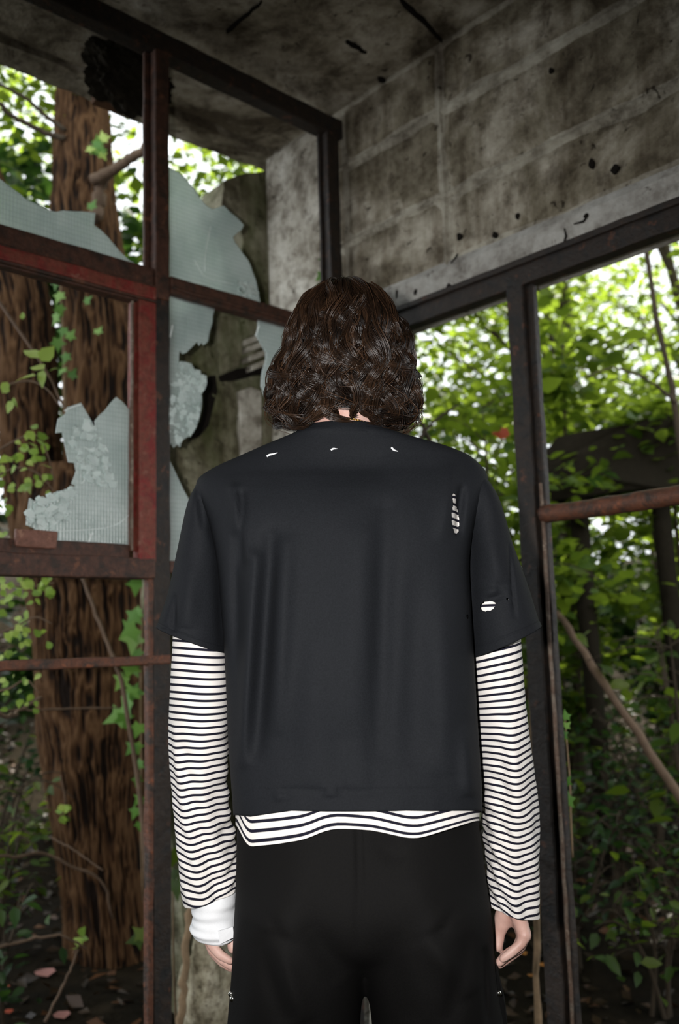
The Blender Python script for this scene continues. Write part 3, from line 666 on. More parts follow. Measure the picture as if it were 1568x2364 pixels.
# ---- T-shirt sleeves
SY = 1.525
srows = {'L': [(462, 1112, 520, 1118, 1.51, .055), (437, 1168, 518, 1180, 1.515, .074), (416, 1265, 524, 1270, SY, .084), (394, 1362, 526, 1382, SY, .088), (374, 1424, 526, 1474, SY, .090), (364, 1447, 526, 1508, SY, .091)],
         'R': [(1066, 1105, 1112, 1098, 1.51, .055), (1068, 1175, 1148, 1155, 1.515, .074), (1064, 1270, 1178, 1255, SY, .084), (1066, 1370, 1212, 1345, SY, .088), (1080, 1470, 1235, 1418, SY, .090), (1084, 1519, 1246, 1444, SY, .091)]}
sf = {'L': [(470, 1150, 520, 1330, 9, -.009), (490, 1150, 512, 1260, 9, .010), (455, 1130, 470, 1220, 8, -.006), (505, 1300, 512, 1500, 10, -.008), (440, 1330, 430, 1450, 24, .006), (405, 1380, 400, 1460, 7, -.006), (385, 1400, 378, 1452, 8, .004)],
      'R': [(1085, 1110, 1068, 1220, 7, -.012), (1100, 1110, 1090, 1200, 10, .006), (1176, 1260, 1190, 1430, 4, -.005), (1130, 1250, 1150, 1350, 28, .006), (1110, 1370, 1150, 1360, 12, .005), (1130, 1385, 1165, 1372, 6, -.005), (1090, 1240, 1096, 1500, 12, -.005)]}
for k in 'LR':
    V, _ = loft(srows[k], 90, 110, 2.15); V = fold(V, [(*f[:5], f[5]*1.5) for f in sf[k]])
    P_ = V.reshape(-1, 3); V = (P_ + np.array([0, 1, 0])*(.002*fbm(P_*np.array([14, 14, 8]), 3, 18))[:, None]).reshape(V.shape)
    for i in (78, 79): V[i] += (V[i].mean(0)-V[i])*.012      # hem stitch groove
    V[-1] += (V[-1].mean(0)-V[-1])*.01
    o = grid_mesh('sleeve', V, MT['tee'], tee_o, caps=(False, False)); sol = o.modifiers.new('thick', 'SOLIDIFY'); sol.thickness = .0016; sol.offset = -1

# ---- striped long-sleeved shirt: body
urow = [(549, 1925, 1102, 1905, TY, .1395), (547, 1860, 1102, 1858, TY, .1345), (543, 1760, 1098, 1758, TY, .128), (536, 1600, 1086, 1598, TY, .130), (526, 1450, 1078, 1448, TY, .132), (514, 1300, 1072, 1298, TY, .130), (498, 1222, 1084, 1220, TY, .122), (476, 1166, 1104, 1162, TY, .106), (466, 1132, 1114, 1126, TY, .091),
        (472, 1110, 1110, 1100, TY, .080), (506, 1088, 1096, 1078, TY, .074), (556, 1064, 1072, 1060, TY, .071), (604, 1043, 1030, 1043, TY, .069), (644, 1027, 976, 1030, TY, .068), (672, 1018, 930, 1019, TY, .066)]
V, th = loft(urow, 150, 180, 2.9)
V = fold(V, [(x0, y0, x1, y1, wd, am) for x0, y0, x1, y1, wd, am in TF if abs(am) > .004 and y1 < 1800])
hx = [480, 548, 574, 640, 708, 735, 760, 800, 864, 905, 955, 985, 1030, 1098, 1140]; hy = [1890, 1905, 1953, 1949, 1941, 1930, 1919, 1917, 1921, 1929, 1937, 1930, 1917, 1897, 1890]
X_, Y_ = proj(V[0]); Yt = np.interp(X_, hx, hy); backm = np.sin(th) < .15
rowv = np.zeros(V.shape[:2])
arc = np.r_[0, np.cumsum(np.linalg.norm(np.diff(V.mean(1), axis=0), axis=1))]
K = 18
shift = sm_(np.where(backm, (Yt - Y_)*(TY-.13)/FPX, 0), 2)
for i in range(V.shape[0]):
    wgt = max(0, 1-i/K) ; V[i, :, 2] -= wgt*shift; rowv[i] = arc[i] + shift*(1-wgt)*(1 if i < K else 0) + (shift if i >= K else 0)
wv = np.where(backm, .006*np.sin(X_/70.0), 0)
for i in range(K+6): V[i, :, 1] -= wv*max(0, 1-i/(K+6))*np.clip(-np.sin(th)*2, 0, 1)
uvs = np.stack([np.broadcast_to(th/6.283, rowv.shape), rowv+.0118*.99], -1)
shirt = grid_mesh('long_sleeved_shirt', V, MT['stripe'], person, uvs, caps=(False, False)); shirt['label'] = 'black and white striped long-sleeved shirt under the tee'
# ---- striped sleeves
AY = 1.535
arows = {'L': [(440, 1180, 522, 1185, 1.52, .055), (412, 1330, 518, 1340, 1.53, .058), (404, 1440, 518, 1446, AY, .060), (402, 1505, 522, 1512, AY, .062), (396, 1605, 532, 1608, AY, .062), (393, 1720, 529, 1722, AY, .060), (399, 1850, 525, 1852, 1.53, .056), (407, 1960, 541, 1955, 1.525, .055), (414, 2030, 548, 2010, 1.52, .055), (424, 2083, 547, 2050, 1.515, .056)],
         'R': [(1040, 1180, 1128, 1175, 1.52, .055), (1068, 1330, 1178, 1320, 1.53, .058), (1080, 1440, 1194, 1436, AY, .060), (1087, 1520, 1200, 1490, AY, .062), (1098, 1640, 1213, 1622, AY, .062), (1110, 1780, 1231, 1772, AY, .060), (1114, 1880, 1241, 1878, 1.53, .057), (1122, 1980, 1243, 1984, 1.525, .056), (1127, 2050, 1241, 2060, 1.52, .056), (1131, 2086, 1239, 2108, 1.515, .057)]}
def rumple(V, th, side):
    n_, m_ = V.shape[:2]; c = V.mean(1, keepdims=True); L = np.r_[0, np.cumsum(np.linalg.norm(np.diff(c[:, 0], axis=0), axis=1))]
    T_, L_ = np.meshgrid(th, L); lo = np.clip((L_-.28)/.22, 0, 1)
    sgn = 1 if side == 'L' else -1
    # rumples run across the sleeve, tightest at the inner side of the lower arm
    inner = .5+.5*np.cos(T_ - (0 if side == 'L' else math.pi) + .5*sgn)
    ph = 2*math.pi*(L_/.030 + .5*np.sin(T_*2+1.0) + .8*np.sin(L_*9+T_))
    d = lo*inner*(.0022*np.sin(ph)+.0012*np.sin(ph*.53+2*T_)) + .0018*np.sin(T_*3+L_*14) + lo*.002*np.sin(T_*5-L_*22)
    # one long diagonal crease from outer elbow to inner wrist
    tc = (math.pi*1.25+(L_-.36)*3.2 if side == 'L' else math.pi*1.52-(L_-.36)*.6); w_ = np.exp(-((T_-tc)/.22)**2)*np.clip((L_-.34)/.06, 0, 1)*np.clip((.72-L_)/.05, 0, 1)
    d = d + w_*.0045 - .0045*np.exp(-((T_-tc-.42*sgn)/.25)**2)*np.clip((L_-.36)/.06, 0, 1)*np.clip((.72-L_)/.05, 0, 1)
    r = V-c; rn = r/np.linalg.norm(r, axis=2, keepdims=True); V2 = V + rn*d[..., None]
    # fabric length: bunched (more cloth per cm) towards the wrist; stripes sag across the crease
    v = L_ + .12*np.clip(L_-.30, 0, 1)**1.2*1.6
    sag = -(.007 if side == 'L' else .0055)*np.exp(-((T_-tc)/.40)**2)*np.clip((L_-.33)/.10, 0, 1)*np.clip((.74-L_)/.06, 0, 1)
    wav = (.0013 if side == 'L' else .0016)*np.sin(T_*3+L_*6)*np.clip((L_-.2)/.2, .2, 1) + .0008*lo*np.sin(T_*7-L_*12)*inner
    return V2, np.stack([T_/6.283, v+sag+wav], -1)
for k in 'LR':
    V, th = loft(arows[k], 260, 120, 2.1); V, uvs = rumple(V, th, k)
    L_end = uvs[-1, :, 1].mean(); uvs[..., 1] += .0118*.02 - (L_end % .0118)
    o = grid_mesh('striped_sleeve', V, MT['stripe'], shirt, uvs, caps=(False, False)); sol = o.modifiers.new('thick', 'SOLIDIFY'); sol.thickness = .0014; sol.offset = -1

# ---- trousers
prow = [(552, 1840, 1096, 1838, 1.50, .106), (548, 1900, 1104, 1898, 1.50, .111), (547, 1960, 1112, 1958, 1.50, .120), (546, 2040, 1122, 2038, 1.497, .130), (545, 2100, 1130, 2098, 1.495, .129), (556, 2160, 1122, 2158, 1.495, .110), (640, 2215, 1040, 2215, 1.495, .05)]
V, th = loft(prow, 80, 140, 2.4)
PF = [(829, 1850, 829, 2190, 5, -.006), (690, 2020, 640, 2160, 60, .010), (960, 2010, 1010, 2150, 60, .010), (880, 1950, 930, 1990, 25, -.004), (600, 2080, 660, 2180, 14, -.004), (1060, 2090, 1000, 2170, 14, -.004)]
hipV = V
lrow = {'L': [(560, 1990, 815, 1990, 1.495, .095), (544, 2090, 838, 2090, 1.495, .131), (538, 2210, 840, 2205, 1.495, .130), (532, 2290, 836, 2290, 1.497, .122), (525, 2370, 832, 2370, 1.50, .112), (518, 2520, 826, 2520, 1.51, .110), (505, 2750, 822, 2750, 1.51, .112), (495, 2980, 818, 2980, 1.51, .115), (490, 3110, 815, 3110, 1.51, .118)],
        'R': [(840, 1990, 1108, 1990, 1.495, .095), (822, 2090, 1130, 2090, 1.495, .131), (836, 2205, 1138, 2210, 1.495, .130), (850, 2290, 1148, 2290, 1.497, .122), (859, 2370, 1162, 2370, 1.50, .112), (866, 2520, 1172, 2520, 1.51, .110), (874, 2750, 1182, 2750, 1.51, .112), (880, 2980, 1190, 2980, 1.51, .115), (884, 3110, 1194, 3110, 1.51, .118)]}
lf = {'L': [(640, 2200, 700, 2364, 30, .012), (610, 2190, 660, 2364, 26, -.010), (720, 2160, 790, 2260, 30, -.008), (560, 2150, 545, 2364, 20, -.006)], 'R': [(1000, 2180, 1090, 2300, 30, .010), (1080, 2180, 1040, 2364, 24, -.010), (900, 2190, 930, 2364, 40, -.006), (1120, 2200, 1126, 2364, 8, -.012)]}
def union(parts, vox, it, mat, name):
    """fuse closed grids into one continuous surface"""
    u = MB()
    for V in parts:
        n_, m_ = V.shape[:2]; u.add(list(V.reshape(-1, 3)), [(i*m_+j, i*m_+(j+1) % m_, (i+1)*m_+(j+1) % m_, (i+1)*m_+j) for i in range(n_-1) for j in range(m_)]+[tuple(range(m_-1, -1, -1)), tuple(range((n_-1)*m_, n_*m_))])
    me = mesh(name, u.V, u.F, mat); fixn(me); return fuse(me, vox, it, mat, name)
def fuse(me, vox, it, mat, name):
    tmp = bpy.data.objects.new('tmp', me); COL.objects.link(tmp)
    rm = tmp.modifiers.new('r', 'REMESH'); rm.mode = 'VOXEL'; rm.voxel_size = vox
    sm = tmp.modifiers.new('s', 'SMOOTH'); sm.factor = .5; sm.iterations = it
    dg = bpy.context.evaluated_depsgraph_get(); dg.update(); out = bpy.data.meshes.new_from_object(tmp.evaluated_get(dg)); out.name = name
    bpy.data.objects.remove(tmp); out.materials.clear(); out.materials.append(mat); out.polygons.foreach_set('use_smooth', [True]*len(out.polygons)); return out
tme = union([hipV]+[loft(lrow[k], 100, 80, 2.2)[0] for k in 'LR'], .006, 30, MT['trouser'], 'trousers')
co = np.zeros(len(tme.vertices)*3, np.float32); tme.vertices.foreach_get('co', co); co = co.reshape(1, -1, 3).astype(float)
keepm = co[0, :, 1].copy(); co2 = fold(np.concatenate([co, co*0+[[[0, 1.5, 0]]]], 1), PF+lf['L']+lf['R'])[:, :co.shape[1]]
bk = keepm < 1.49; co[0, bk] = co2[0, bk]
tme.vertices.foreach_set('co', co.astype(np.float32).ravel()); tme.update(); tr = link('trousers', tme, person); tr['label'] = 'loose black trousers'
# side pocket flap and snaps
fl = [(1126, 2205, 1.47), (1140, 2212, 1.475), (1152, 2260, 1.48), (1166, 2320, 1.485), (1176, 2420, 1.49), (1120, 2420, 1.455), (1122, 2300, 1.455)]
q = [at(x, y, Y) for x, y, Y in fl]; m_ = len(q); q2 = [v+np.array([0.004, .02, 0]) for v in q]
o = mk('side_flap', q+q2, [tuple(range(m_)), tuple(range(2*m_-1, m_-1, -1))]+[(i, (i+1) % m_, m_+(i+1) % m_, m_+i) for i in range(m_)], MT['trouser'], tr); fixn(o.data); o['label'] = 'side vent flap of the trousers'
for x, y, Y in ((1141, 2300, 1.452), (1152, 2294, 1.455), (533, 2295, 1.448), (537, 2307, 1.444)):
    c = at(x, y, Y); bm = bmesh.new(); bmesh.ops.create_uvsphere(bm, u_segments=12, v_segments=8, radius=.0042); bmesh.ops.scale(bm, vec=(1, .6, 1), verts=bm.verts)
    me = bpy.data.meshes.new('snap_button'); bm.to_mesh(me); bm.free(); me.materials.append(MT['chrome']); me.polygons.foreach_set('use_smooth', [True]*len(me.polygons))
    o = link('snap_button', me, tr); o.location = tuple(c) if True else None; o.matrix_parent_inverse = Matrix(); o['label'] = 'shiny metal snap'
# shoes
for x, lab in ((-.11, 0), (.15, 1)):
    rows_ = []; 
    prof = [(-.11, .036, .05), (-.08, .042, .075), (-.02, .042, .085), (.05, .046, .06), (.11, .048, .045), (.155, .040, .035), (.18, .02, .025)]
    V = []
    for yy, hw, hh in prof:
        for a in np.linspace(0, 2*math.pi, 20, endpoint=False):
            V.append((x+hw*math.copysign(abs(math.cos(a))**.8, math.cos(a)), 1.53+yy, .0+hh/2+hh/2*math.copysign(abs(math.sin(a))**.7, math.sin(a))))
    o = grid_mesh('shoe', np.array(V).reshape(len(prof), 20, 3), MT['shoe'], person)

# ---- body: one continuous skin
bb = MB()
def cap(P0, P1, r0, r1, n=14):
    P0, P1 = np.asarray(P0, float), np.asarray(P1, float); d = P1-P0; L = np.linalg.norm(d)+1e-9; u = d/L
    pts = []; rad = []
    for a in np.linspace(-math.pi/2+.12, 0, 5): pts.append(P0+u*r0*math.sin(a)); rad.append(r0*math.cos(a))
    for a in np.linspace(0, math.pi/2-.12, 5): pts.append(P1+u*r1*math.sin(a)); rad.append(r1*math.cos(a))
    bb.tube(pts, rad, n)
def chain(pts, rads, n=14):
    for i in range(len(pts)-1): cap(pts[i], pts[i+1], rads[i], rads[i+1], n)
def ell(c, r, n=20):
    V = []; c = np.asarray(c, float)
    for i in range(n+1):
        a = math.pi*(i+.02)/(n+.04)
        for j in range(n): b_ = 2*math.pi*j/n; V.append(c+np.array([r[0]*math.sin(a)*math.cos(b_), r[1]*math.sin(a)*math.sin(b_), r[2]*math.cos(a)]))
    Fc = [(i*n+j, i*n+(j+1) % n, (i+1)*n+(j+1) % n, (i+1)*n+j) for i in range(n) for j in range(n)]+[tuple(range(n-1, -1, -1)), tuple(range(n*n, n*n+n))]
    bb.add(V, Fc)
HC = at(795, 830, 1.515)                    # head centre
ell(HC+np.array([0, -.012, .030]), (.074, .092, .088)); ell(HC+np.array([0, .035, -.035]), (.060, .062, .078)); ell(HC+np.array([0, .055, -.085]), (.032, .035, .028))
cap(HC+np.array([0, .100, .005]), HC+np.array([0, .118, -.032]), .008, .013); cap(HC+np.array([-.018, .098, -.062]), HC+np.array([.018, .098, -.062]), .008, .008)
cap(HC+np.array([-.035, .088, .022]), HC+np.array([.035, .088, .022]), .011, .011)
for s in (-1, 1): ell(HC+np.array([s*.077, .005, -.015]), (.010, .018, .031), 12)
NK = at(797, 1000, 1.505); chain([HC+np.array([0, .0, -.05]), at(797, 930, 1.508), NK, NK+np.array([0, 0, -.06])], [.055, .054, .057, .068])
SHL, SHR = at(528, 1152, 1.515), at(1052, 1146, 1.515)
CH = at(795, 1200, 1.50); WA = at(812, 1700, 1.50); PV = at(826, 1990, 1.50)
chain([SHL, NK+np.array([0, 0, -.07]), SHR], [.040, .050, .040])
for s in (-1, 1): chain([CH+np.array([s*.075, 0, .02]), (CH+WA)/2+np.array([s*.075, 0, 0]), WA+np.array([s*.055, 0, 0]), PV+np.array([s*.075, 0, 0])], [.085, .092, .082, .095], 18)
HPL, HPR = PV+np.array([-.095, 0, -.03]), PV+np.array([.095, 0, -.03])
for hp, xs in ((HPL, -.115), (HPR, .155)): chain([hp, np.array([xs*1.0+.0, 1.49, .50]), np.array([xs, 1.52, .09])], [.082, .056, .038], 16); cap((xs, 1.50, .045), (xs, 1.64, .035), .034, .026)
ELL, ELR = at(462, 1560, 1.545), at(1158, 1560, 1.545)
WRL, WRR = at(488, 2060, 1.525), at(1184, 2070, 1.525)
chain([SHL, ELL, WRL], [.040, .038, .027]); chain([SHR, ELR, WRR], [.040, .038, .027])
def hand(wrist, mcp, fing, thumb):
    for c in mcp: chain([wrist, (wrist+c)/2+0, c], [.021, .0135, .0115], 12)
    for i in range(3): chain([mcp[i], mcp[i+1]], [.0115, .0115], 10); chain([(wrist+mcp[i])/2, (wrist+mcp[i+1])/2], [.013, .013], 10)
    for f, r in fing: chain(f, [r, r*.95, r*.88, r*.74][:len(f)], 12)
    chain(thumb, [.019, .0155, .0105, .0085], 12)
A_ = lambda L: [at(*p) for p in L]
hand(WRR, A_([(1211, 2158, 1.487), (1211, 2160, 1.509), (1210, 2161, 1.531), (1207, 2158, 1.552)]),
     [(A_([(1211, 2158, 1.487), (1204, 2178, 1.485), (1180, 2199, 1.484), (1160, 2214, 1.484)]), .0088), (A_([(1211, 2160, 1.509), (1200, 2186, 1.508), (1168, 2206, 1.504), (1153, 2222, 1.502)]), .0098),
      (A_([(1210, 2161, 1.531), (1199, 2190, 1.532), (1170, 2212, 1.530), (1154, 2226, 1.526)]), .0102), (A_([(1207, 2158, 1.552), (1197, 2186, 1.556), (1172, 2208, 1.556), (1156, 2222, 1.552)]), .0098)],
     A_([(1176, 2092, 1.530), (1162, 2122, 1.535), (1153, 2152, 1.535), (1150, 2186, 1.530)]))
hand(WRL, A_([(478, 2150, 1.487), (478, 2153, 1.509), (479, 2154, 1.531), (483, 2150, 1.552)]),
     [(A_([(480, 2152, 1.487), (488, 2180, 1.485), (508, 2204, 1.484), (532, 2218, 1.484)]), .0090), (A_([(479, 2156, 1.509), (491, 2192, 1.508), (512, 2214, 1.504), (533, 2230, 1.502)]), .0098),
      (A_([(480, 2156, 1.531), (493, 2196, 1.532), (514, 2220, 1.530), (534, 2234, 1.526)]), .0102), (A_([(483, 2152, 1.552), (496, 2190, 1.556), (518, 2212, 1.556), (538, 2226, 1.552)]), .0098)],
     A_([(512, 2090, 1.530), (524, 2120, 1.533), (534, 2155, 1.530), (537, 2190, 1.522)]))
me = mesh('body', bb.V, bb.F, MT['skin']); fixn(me); bme = fuse(me, .0036, 5, MT['skin'], 'body')
body = link('body', bme, person)
for s in (-1, 1):
    bm = bmesh.new(); bmesh.ops.create_uvsphere(bm, u_segments=14, v_segments=10, radius=.012); me = bpy.data.meshes.new('eye'); bm.to_mesh(me); bm.free(); me.materials.append(MT['eye'])
    o = link('eye', me, person); o.matrix_parent_inverse = Matrix.Translation(-Vector(person.location)); o.location = tuple(HC+np.array([s*.032, .084, .002]))
# ---- white wrap on the left wrist
wrow = [(447, 2058, 546, 2045, 1.517, .043), (446, 2090, 546, 2075, 1.517, .044), (445, 2112, 546, 2098, 1.517, .045), (442, 2130, 545, 2125, 1.517, .046), (444, 2146, 543, 2145, 1.517, .046), (455, 2160, 541, 2160, 1.517, .044), (474, 2167, 536, 2166, 1.517, .036), (486, 2162, 528, 2160, 1.517, .028)]
V, th = loft(wrow, 70, 80, 2.1); P_ = V.reshape(-1, 3); c = V.mean(1, keepdims=True)
T_, I_ = np.meshgrid(th, np.arange(70)); d = .0016*np.sin(I_*.24+1.8*np.sin(T_+.6)) + .0008*np.sin(I_*.6-2*T_)+.0012*fbm(P_*22, 3, 9).reshape(70, 80)
r = V-c; V = V + r/np.linalg.norm(r, axis=2, keepdims=True)*d[..., None]
wrap = grid_mesh('wrist_wrap', V, MT['white'], person); wrap['label'] = 'white fabric wrap around the left wrist'
fl = [(503, 2150, 1.468), (538, 2140, 1.475), (540, 2164, 1.476), (524, 2172, 1.472), (508, 2180, 1.468)]
q = [at(*p) for p in fl]; q2 = [v+np.array([0, .003, 0]) for v in q]; m_ = len(q)
o = mk('loose_end', q+q2, [tuple(range(m_)), tuple(range(2*m_-1, m_-1, -1))]+[(i, (i+1) % m_, m_+(i+1) % m_, m_+i) for i in range(m_)], MT['white'], wrap); fixn(o.data)
# ---- gold chain: links along the nape
cp = spline([at(708, 992, 1.500), at(735, 982, 1.456), at(800, 967, 1.441), at(850, 976, 1.453), at(886, 990, 1.500)], 60)
cb = MB()
for i in range(0, 60):
    t = cp[min(i+1, 59)]-cp[max(i-1, 0)]; t /= np.linalg.norm(t); s_ = np.cross(t, Z); s_ /= np.linalg.norm(s_); b_ = np.cross(t, s_); a1 = (s_ if i % 2 else b_)*.8+(b_ if i % 2 else s_)*.3
    lp = [cp[i]+t*.0024*math.cos(a)+a1*.0016*math.sin(a) for a in np.linspace(0, 2*math.pi, 10)]; cb.tube(lp, .0006, 4, False)
o = cb.build('necklace', MT['gold'], person, True); o['label'] = 'thin gold chain at the nape'

# ---- hair
hy_ = np.array([662, 668, 680, 700, 740, 780, 830, 880, 920, 960, 1000, 1030]); hl = np.array([775, 752, 728, 706, 682, 668, 650, 632, 620, 622, 640, 655]); hr = np.array([815, 842, 868, 890, 914, 934, 946, 958, 965, 966, 944, 930])
hb_ = np.array([.02, .045, .066, .085, .105, .114, .116, .112, .106, .100, .09, .085])
def hsurf(yp, phi, k):
    yp = np.clip(yp, 662, 1030); l = np.interp(yp, hy_, hl); r_ = np.interp(yp, hy_, hr); b = np.interp(yp, hy_, hb_)
    c0 = np.array([at(a_, y_, 1.505) for a_, y_ in zip(l, yp)]); c1 = np.array([at(a_, y_, 1.505) for a_, y_ in zip(r_, yp)])
    return (c0+c1)/2 + (c1-c0)/2*(k*np.cos(phi))[:, None] + np.outer(k*b*np.sin(phi), [0, 1, 0])
HV = []; HF = []; HT = []; rs = np.random.default_rng(11)
def strands(center, rad, count, tint, seg_r=.00055):
    n_ = len(center); T_ = np.gradient(center, axis=0); T_ /= np.linalg.norm(T_, axis=1)[:, None]+1e-9
    up_ = np.array([.3, 1, .2]); A1 = np.cross(T_, up_); A1 /= np.linalg.norm(A1, axis=1)[:, None]+1e-9; A2 = np.cross(T_, A1)
    for q in range(count):
        a = rs.random()*6.283; rr = math.sqrt(rs.random()); tw = rs.normal(0, .6); fz = rs.normal(0, .0010, 3)
        s = np.linspace(0, 1, n_); ang = a+tw*s; off = (A1*np.cos(ang)[:, None]+A2*np.sin(ang)[:, None])*(rad*rr)[:, None] + np.outer(s**2, fz)*2
        p = center+off; e = max(5, int(n_*rs.uniform(.86, 1.0))); p = p[:e]
        base = len(HV); R2 = seg_r*rs.uniform(.7, 1.3)*np.r_[np.ones(e-3), .8, .5, .2]
        for i in range(e):
            for g in range(3): an = g*2.0944; HV.append(p[i]+(A1[i]*math.cos(an)+A2[i]*math.sin(an))*R2[i])
        tv = float(np.clip(tint+rs.normal(0, .16), 0, 1)); HT.extend([tv]*(3*e))
        for i in range(e-1):
            for g in range(3): HF.append((base+i*3+g, base+i*3+(g+1) % 3, base+(i+1)*3+(g+1) % 3, base+(i+1)*3+g))
def lock(phi, y0, y1, k0, k1, curl, wl, count, rad0, flip, tint):
    n_ = 30; s = np.linspace(0, 1, n_); L = (y1-y0)/1380.0; yp = y0+(y1-y0)*s**.9; ph0 = rs.random()*6.28
    amp = curl*np.clip(.22+1.1*s**1.2, 0, 1.15); ang = flip[0]*2*math.pi*L/wl*s+ph0
    k = k0+(k1-k0)*s; phs = phi+.10*np.sin(s*3+ph0)
    P0 = hsurf(np.minimum(yp, 1030), phs, k); tang = np.array([-math.sin(phi), math.cos(phi), 0]); nor = np.array([math.cos(phi), math.sin(phi), 0])
    P0 = P0+np.outer(amp*np.sin(ang), tang)+np.outer(amp*.75*np.cos(ang)-amp*.35, nor)
    e = np.clip((s-.70)/.30, 0, 1); rC = .016*flip[1]; an = e*flip[2]          # the end rolls into a hook
    drop = e*L*.30
    P0 = P0 + np.outer(rC*(1-np.cos(an)), tang*flip[0]) + np.outer(drop*.75-np.sin(an)*rC*.55*(an > 0), Z) - np.outer(rC*.4*(1-np.cos(an)), nor)
    rad = rad0*(.45+.75*np.sin(math.pi*np.clip(s*.85+.1, 0, 1)))*np.clip((1.03-s)*3.2, .10, 1)
    strands(P0, rad, count, tint)
def ends_for(phi): return 1000+40*abs(math.cos(phi))**1.6
for layer, (cnt, ka, kb, num, rd) in enumerate(((70, .86, .90, 14, .008), (56, .92, .96, 40, .0085), (42, .97, 1.0, 48, .0092), (20, .99, 1.02, 44, .0085))):
    for i in range(cnt):
        phi = (i+rs.random())/cnt*2*math.pi
        if math.sin(phi) > .55 and rs.random() < .6: continue
        e0 = ends_for(phi)
        if layer == 0: y0, y1 = rs.uniform(690, 780), e0+rs.uniform(-6, 12)
        elif layer == 1: y0, y1 = rs.uniform(668, 770), e0+rs.uniform(-45, 14)
        elif layer == 2: y0, y1 = rs.uniform(662, 730), e0-rs.uniform(5, 110)
        else: y0, y1 = rs.uniform(661, 690), rs.uniform(790, 890)
        lock(phi, y0, y1, ka+rs.normal(0, .02), kb+rs.normal(0, .045), rs.uniform(.009, .019), rs.uniform(.065, .11), num, rd*rs.uniform(.7, 1.25), (rs.choice([-1, 1]), rs.uniform(.7, 1.4), rs.uniform(2.2, 4.6)), [.08, .35, .5, .55][layer]+rs.normal(0, .1))  # inner layers get darker tints, painting shade into the gaps between locks
for i, (px_, ye) in enumerate(((690, 1012), (712, 1004), (735, 1010), (752, 998), (770, 1008), (788, 1000), (806, 990), (868, 1000), (885, 1010), (905, 1006), (925, 1014), (660, 1022), (945, 1020), (640, 1014))):     # locks hanging over the nape
    phi = 1.5*math.pi+math.asin(np.clip((px_-795)/175, -1, 1)); lock(phi, rs.uniform(790, 850), ye+rs.uniform(20, 34), .92, .93+rs.normal(0, .03), rs.uniform(.008, .014), rs.uniform(.07, .10), 46, .0085*rs.uniform(.8, 1.2), (rs.choice([-1, 1]), rs.uniform(.7, 1.1), rs.uniform(2.4, 4.2)), .45+rs.normal(0, .1))
for i in range(110):     # flyaways
    phi = rs.random()*6.283; lock(phi, rs.uniform(664, 860), ends_for(phi)+rs.uniform(-60, 24), .98, 1.05, .014, .07, 2, .004, (rs.choice([-1, 1]), 1.2, 3.5), .85)
# solid under-layer, near-black to paint the shade between locks
cn, cm = 40, 60; yy = np.linspace(664, 960, cn); pc = []
for y_ in yy:
    ph = np.linspace(0, 2*math.pi, cm, endpoint=False); q = hsurf(np.full(cm, y_), ph, np.full(cm, .84 if y_ < 900 else .84-.12*(y_-900)/52)); 
    front = np.sin(ph) > .35; 
    pc.append(q)
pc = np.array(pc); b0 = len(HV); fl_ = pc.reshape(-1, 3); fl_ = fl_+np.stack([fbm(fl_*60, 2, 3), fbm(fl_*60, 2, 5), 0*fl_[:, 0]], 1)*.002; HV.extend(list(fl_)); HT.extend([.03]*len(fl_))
for i in range(cn-1):
    for j in range(cm):
        if math.sin((j+.5)/cm*2*math.pi) > .45 and yy[i] > 755: continue       # leave the face open
        HF.append((b0+i*cm+j, b0+i*cm+(j+1) % cm, b0+(i+1)*cm+(j+1) % cm, b0+(i+1)*cm+j))
HF.append(tuple(b0+j for j in range(cm)))
me = bpy.data.meshes.new('hair'); HVn = np.array(HV)
me.from_pydata(HVn.tolist(), [], HF); me.update(); me.materials.append(MT['hair']); me.polygons.foreach_set('use_smooth', [True]*len(me.polygons))
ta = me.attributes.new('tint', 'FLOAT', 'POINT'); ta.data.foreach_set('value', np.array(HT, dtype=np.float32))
hair = link('hair', me, person); hair['label'] = 'wavy dark brown hair to the nape'

# ================================================================== OUTSIDE
def leaf_tmpl(kind):
    if kind == 'ovate':
        mid = [(0, 0, 0), (0, .33, -.02), (0, .68, -.03), (0, 1, -.10)]; L = [(-.23, .28, .05), (-.20, .62, .03)]
        V = mid+L+[(-x, y, z) for x, y, z in L]
        Fc = [(0, 1, 4), (1, 2, 5, 4), (2, 3, 5), (0, 6, 1), (1, 6, 7, 2), (2, 7, 3)]
    elif kind == 'broad':
        mid = [(0, 0, 0), (0, .33, -.02), (0, .68, -.03), (0, 1, -.12)]; L = [(-.36, .22, .06), (-.34, .55, .03)]
        V = mid+L+[(-x, y, z) for x, y, z in L]
        Fc = [(0, 1, 4), (1, 2, 5, 4), (2, 3, 5), (0, 6, 1), (1, 6, 7, 2), (2, 7, 3)]
    elif kind == 'ivy':
        o = [(0, .0), (-.28, -.12), (-.30, .16), (-.58, .34), (-.24, .46), (0, 1.0), (.24, .46), (.58, .34), (.30, .16), (.28, -.12)]
        V = [(0, .30, .03)]+[(x, y, -.06*abs(x)-.05*max(0, y-.5)) for x, y in o]; Fc = [(0, 1+(i+1) % 10, 1+i) for i in range(10)]
    else:
        V = [(0, 0, 0), (-.27, .42, .06), (0, 1, -.05), (.27, .42, .06)]; Fc = [(0, 3, 2), (0, 2, 1)]
    return np.array(V, float), Fc
TM = {k: leaf_tmpl(k) for k in ('ovate', 'broad', 'ivy', 'kite')}
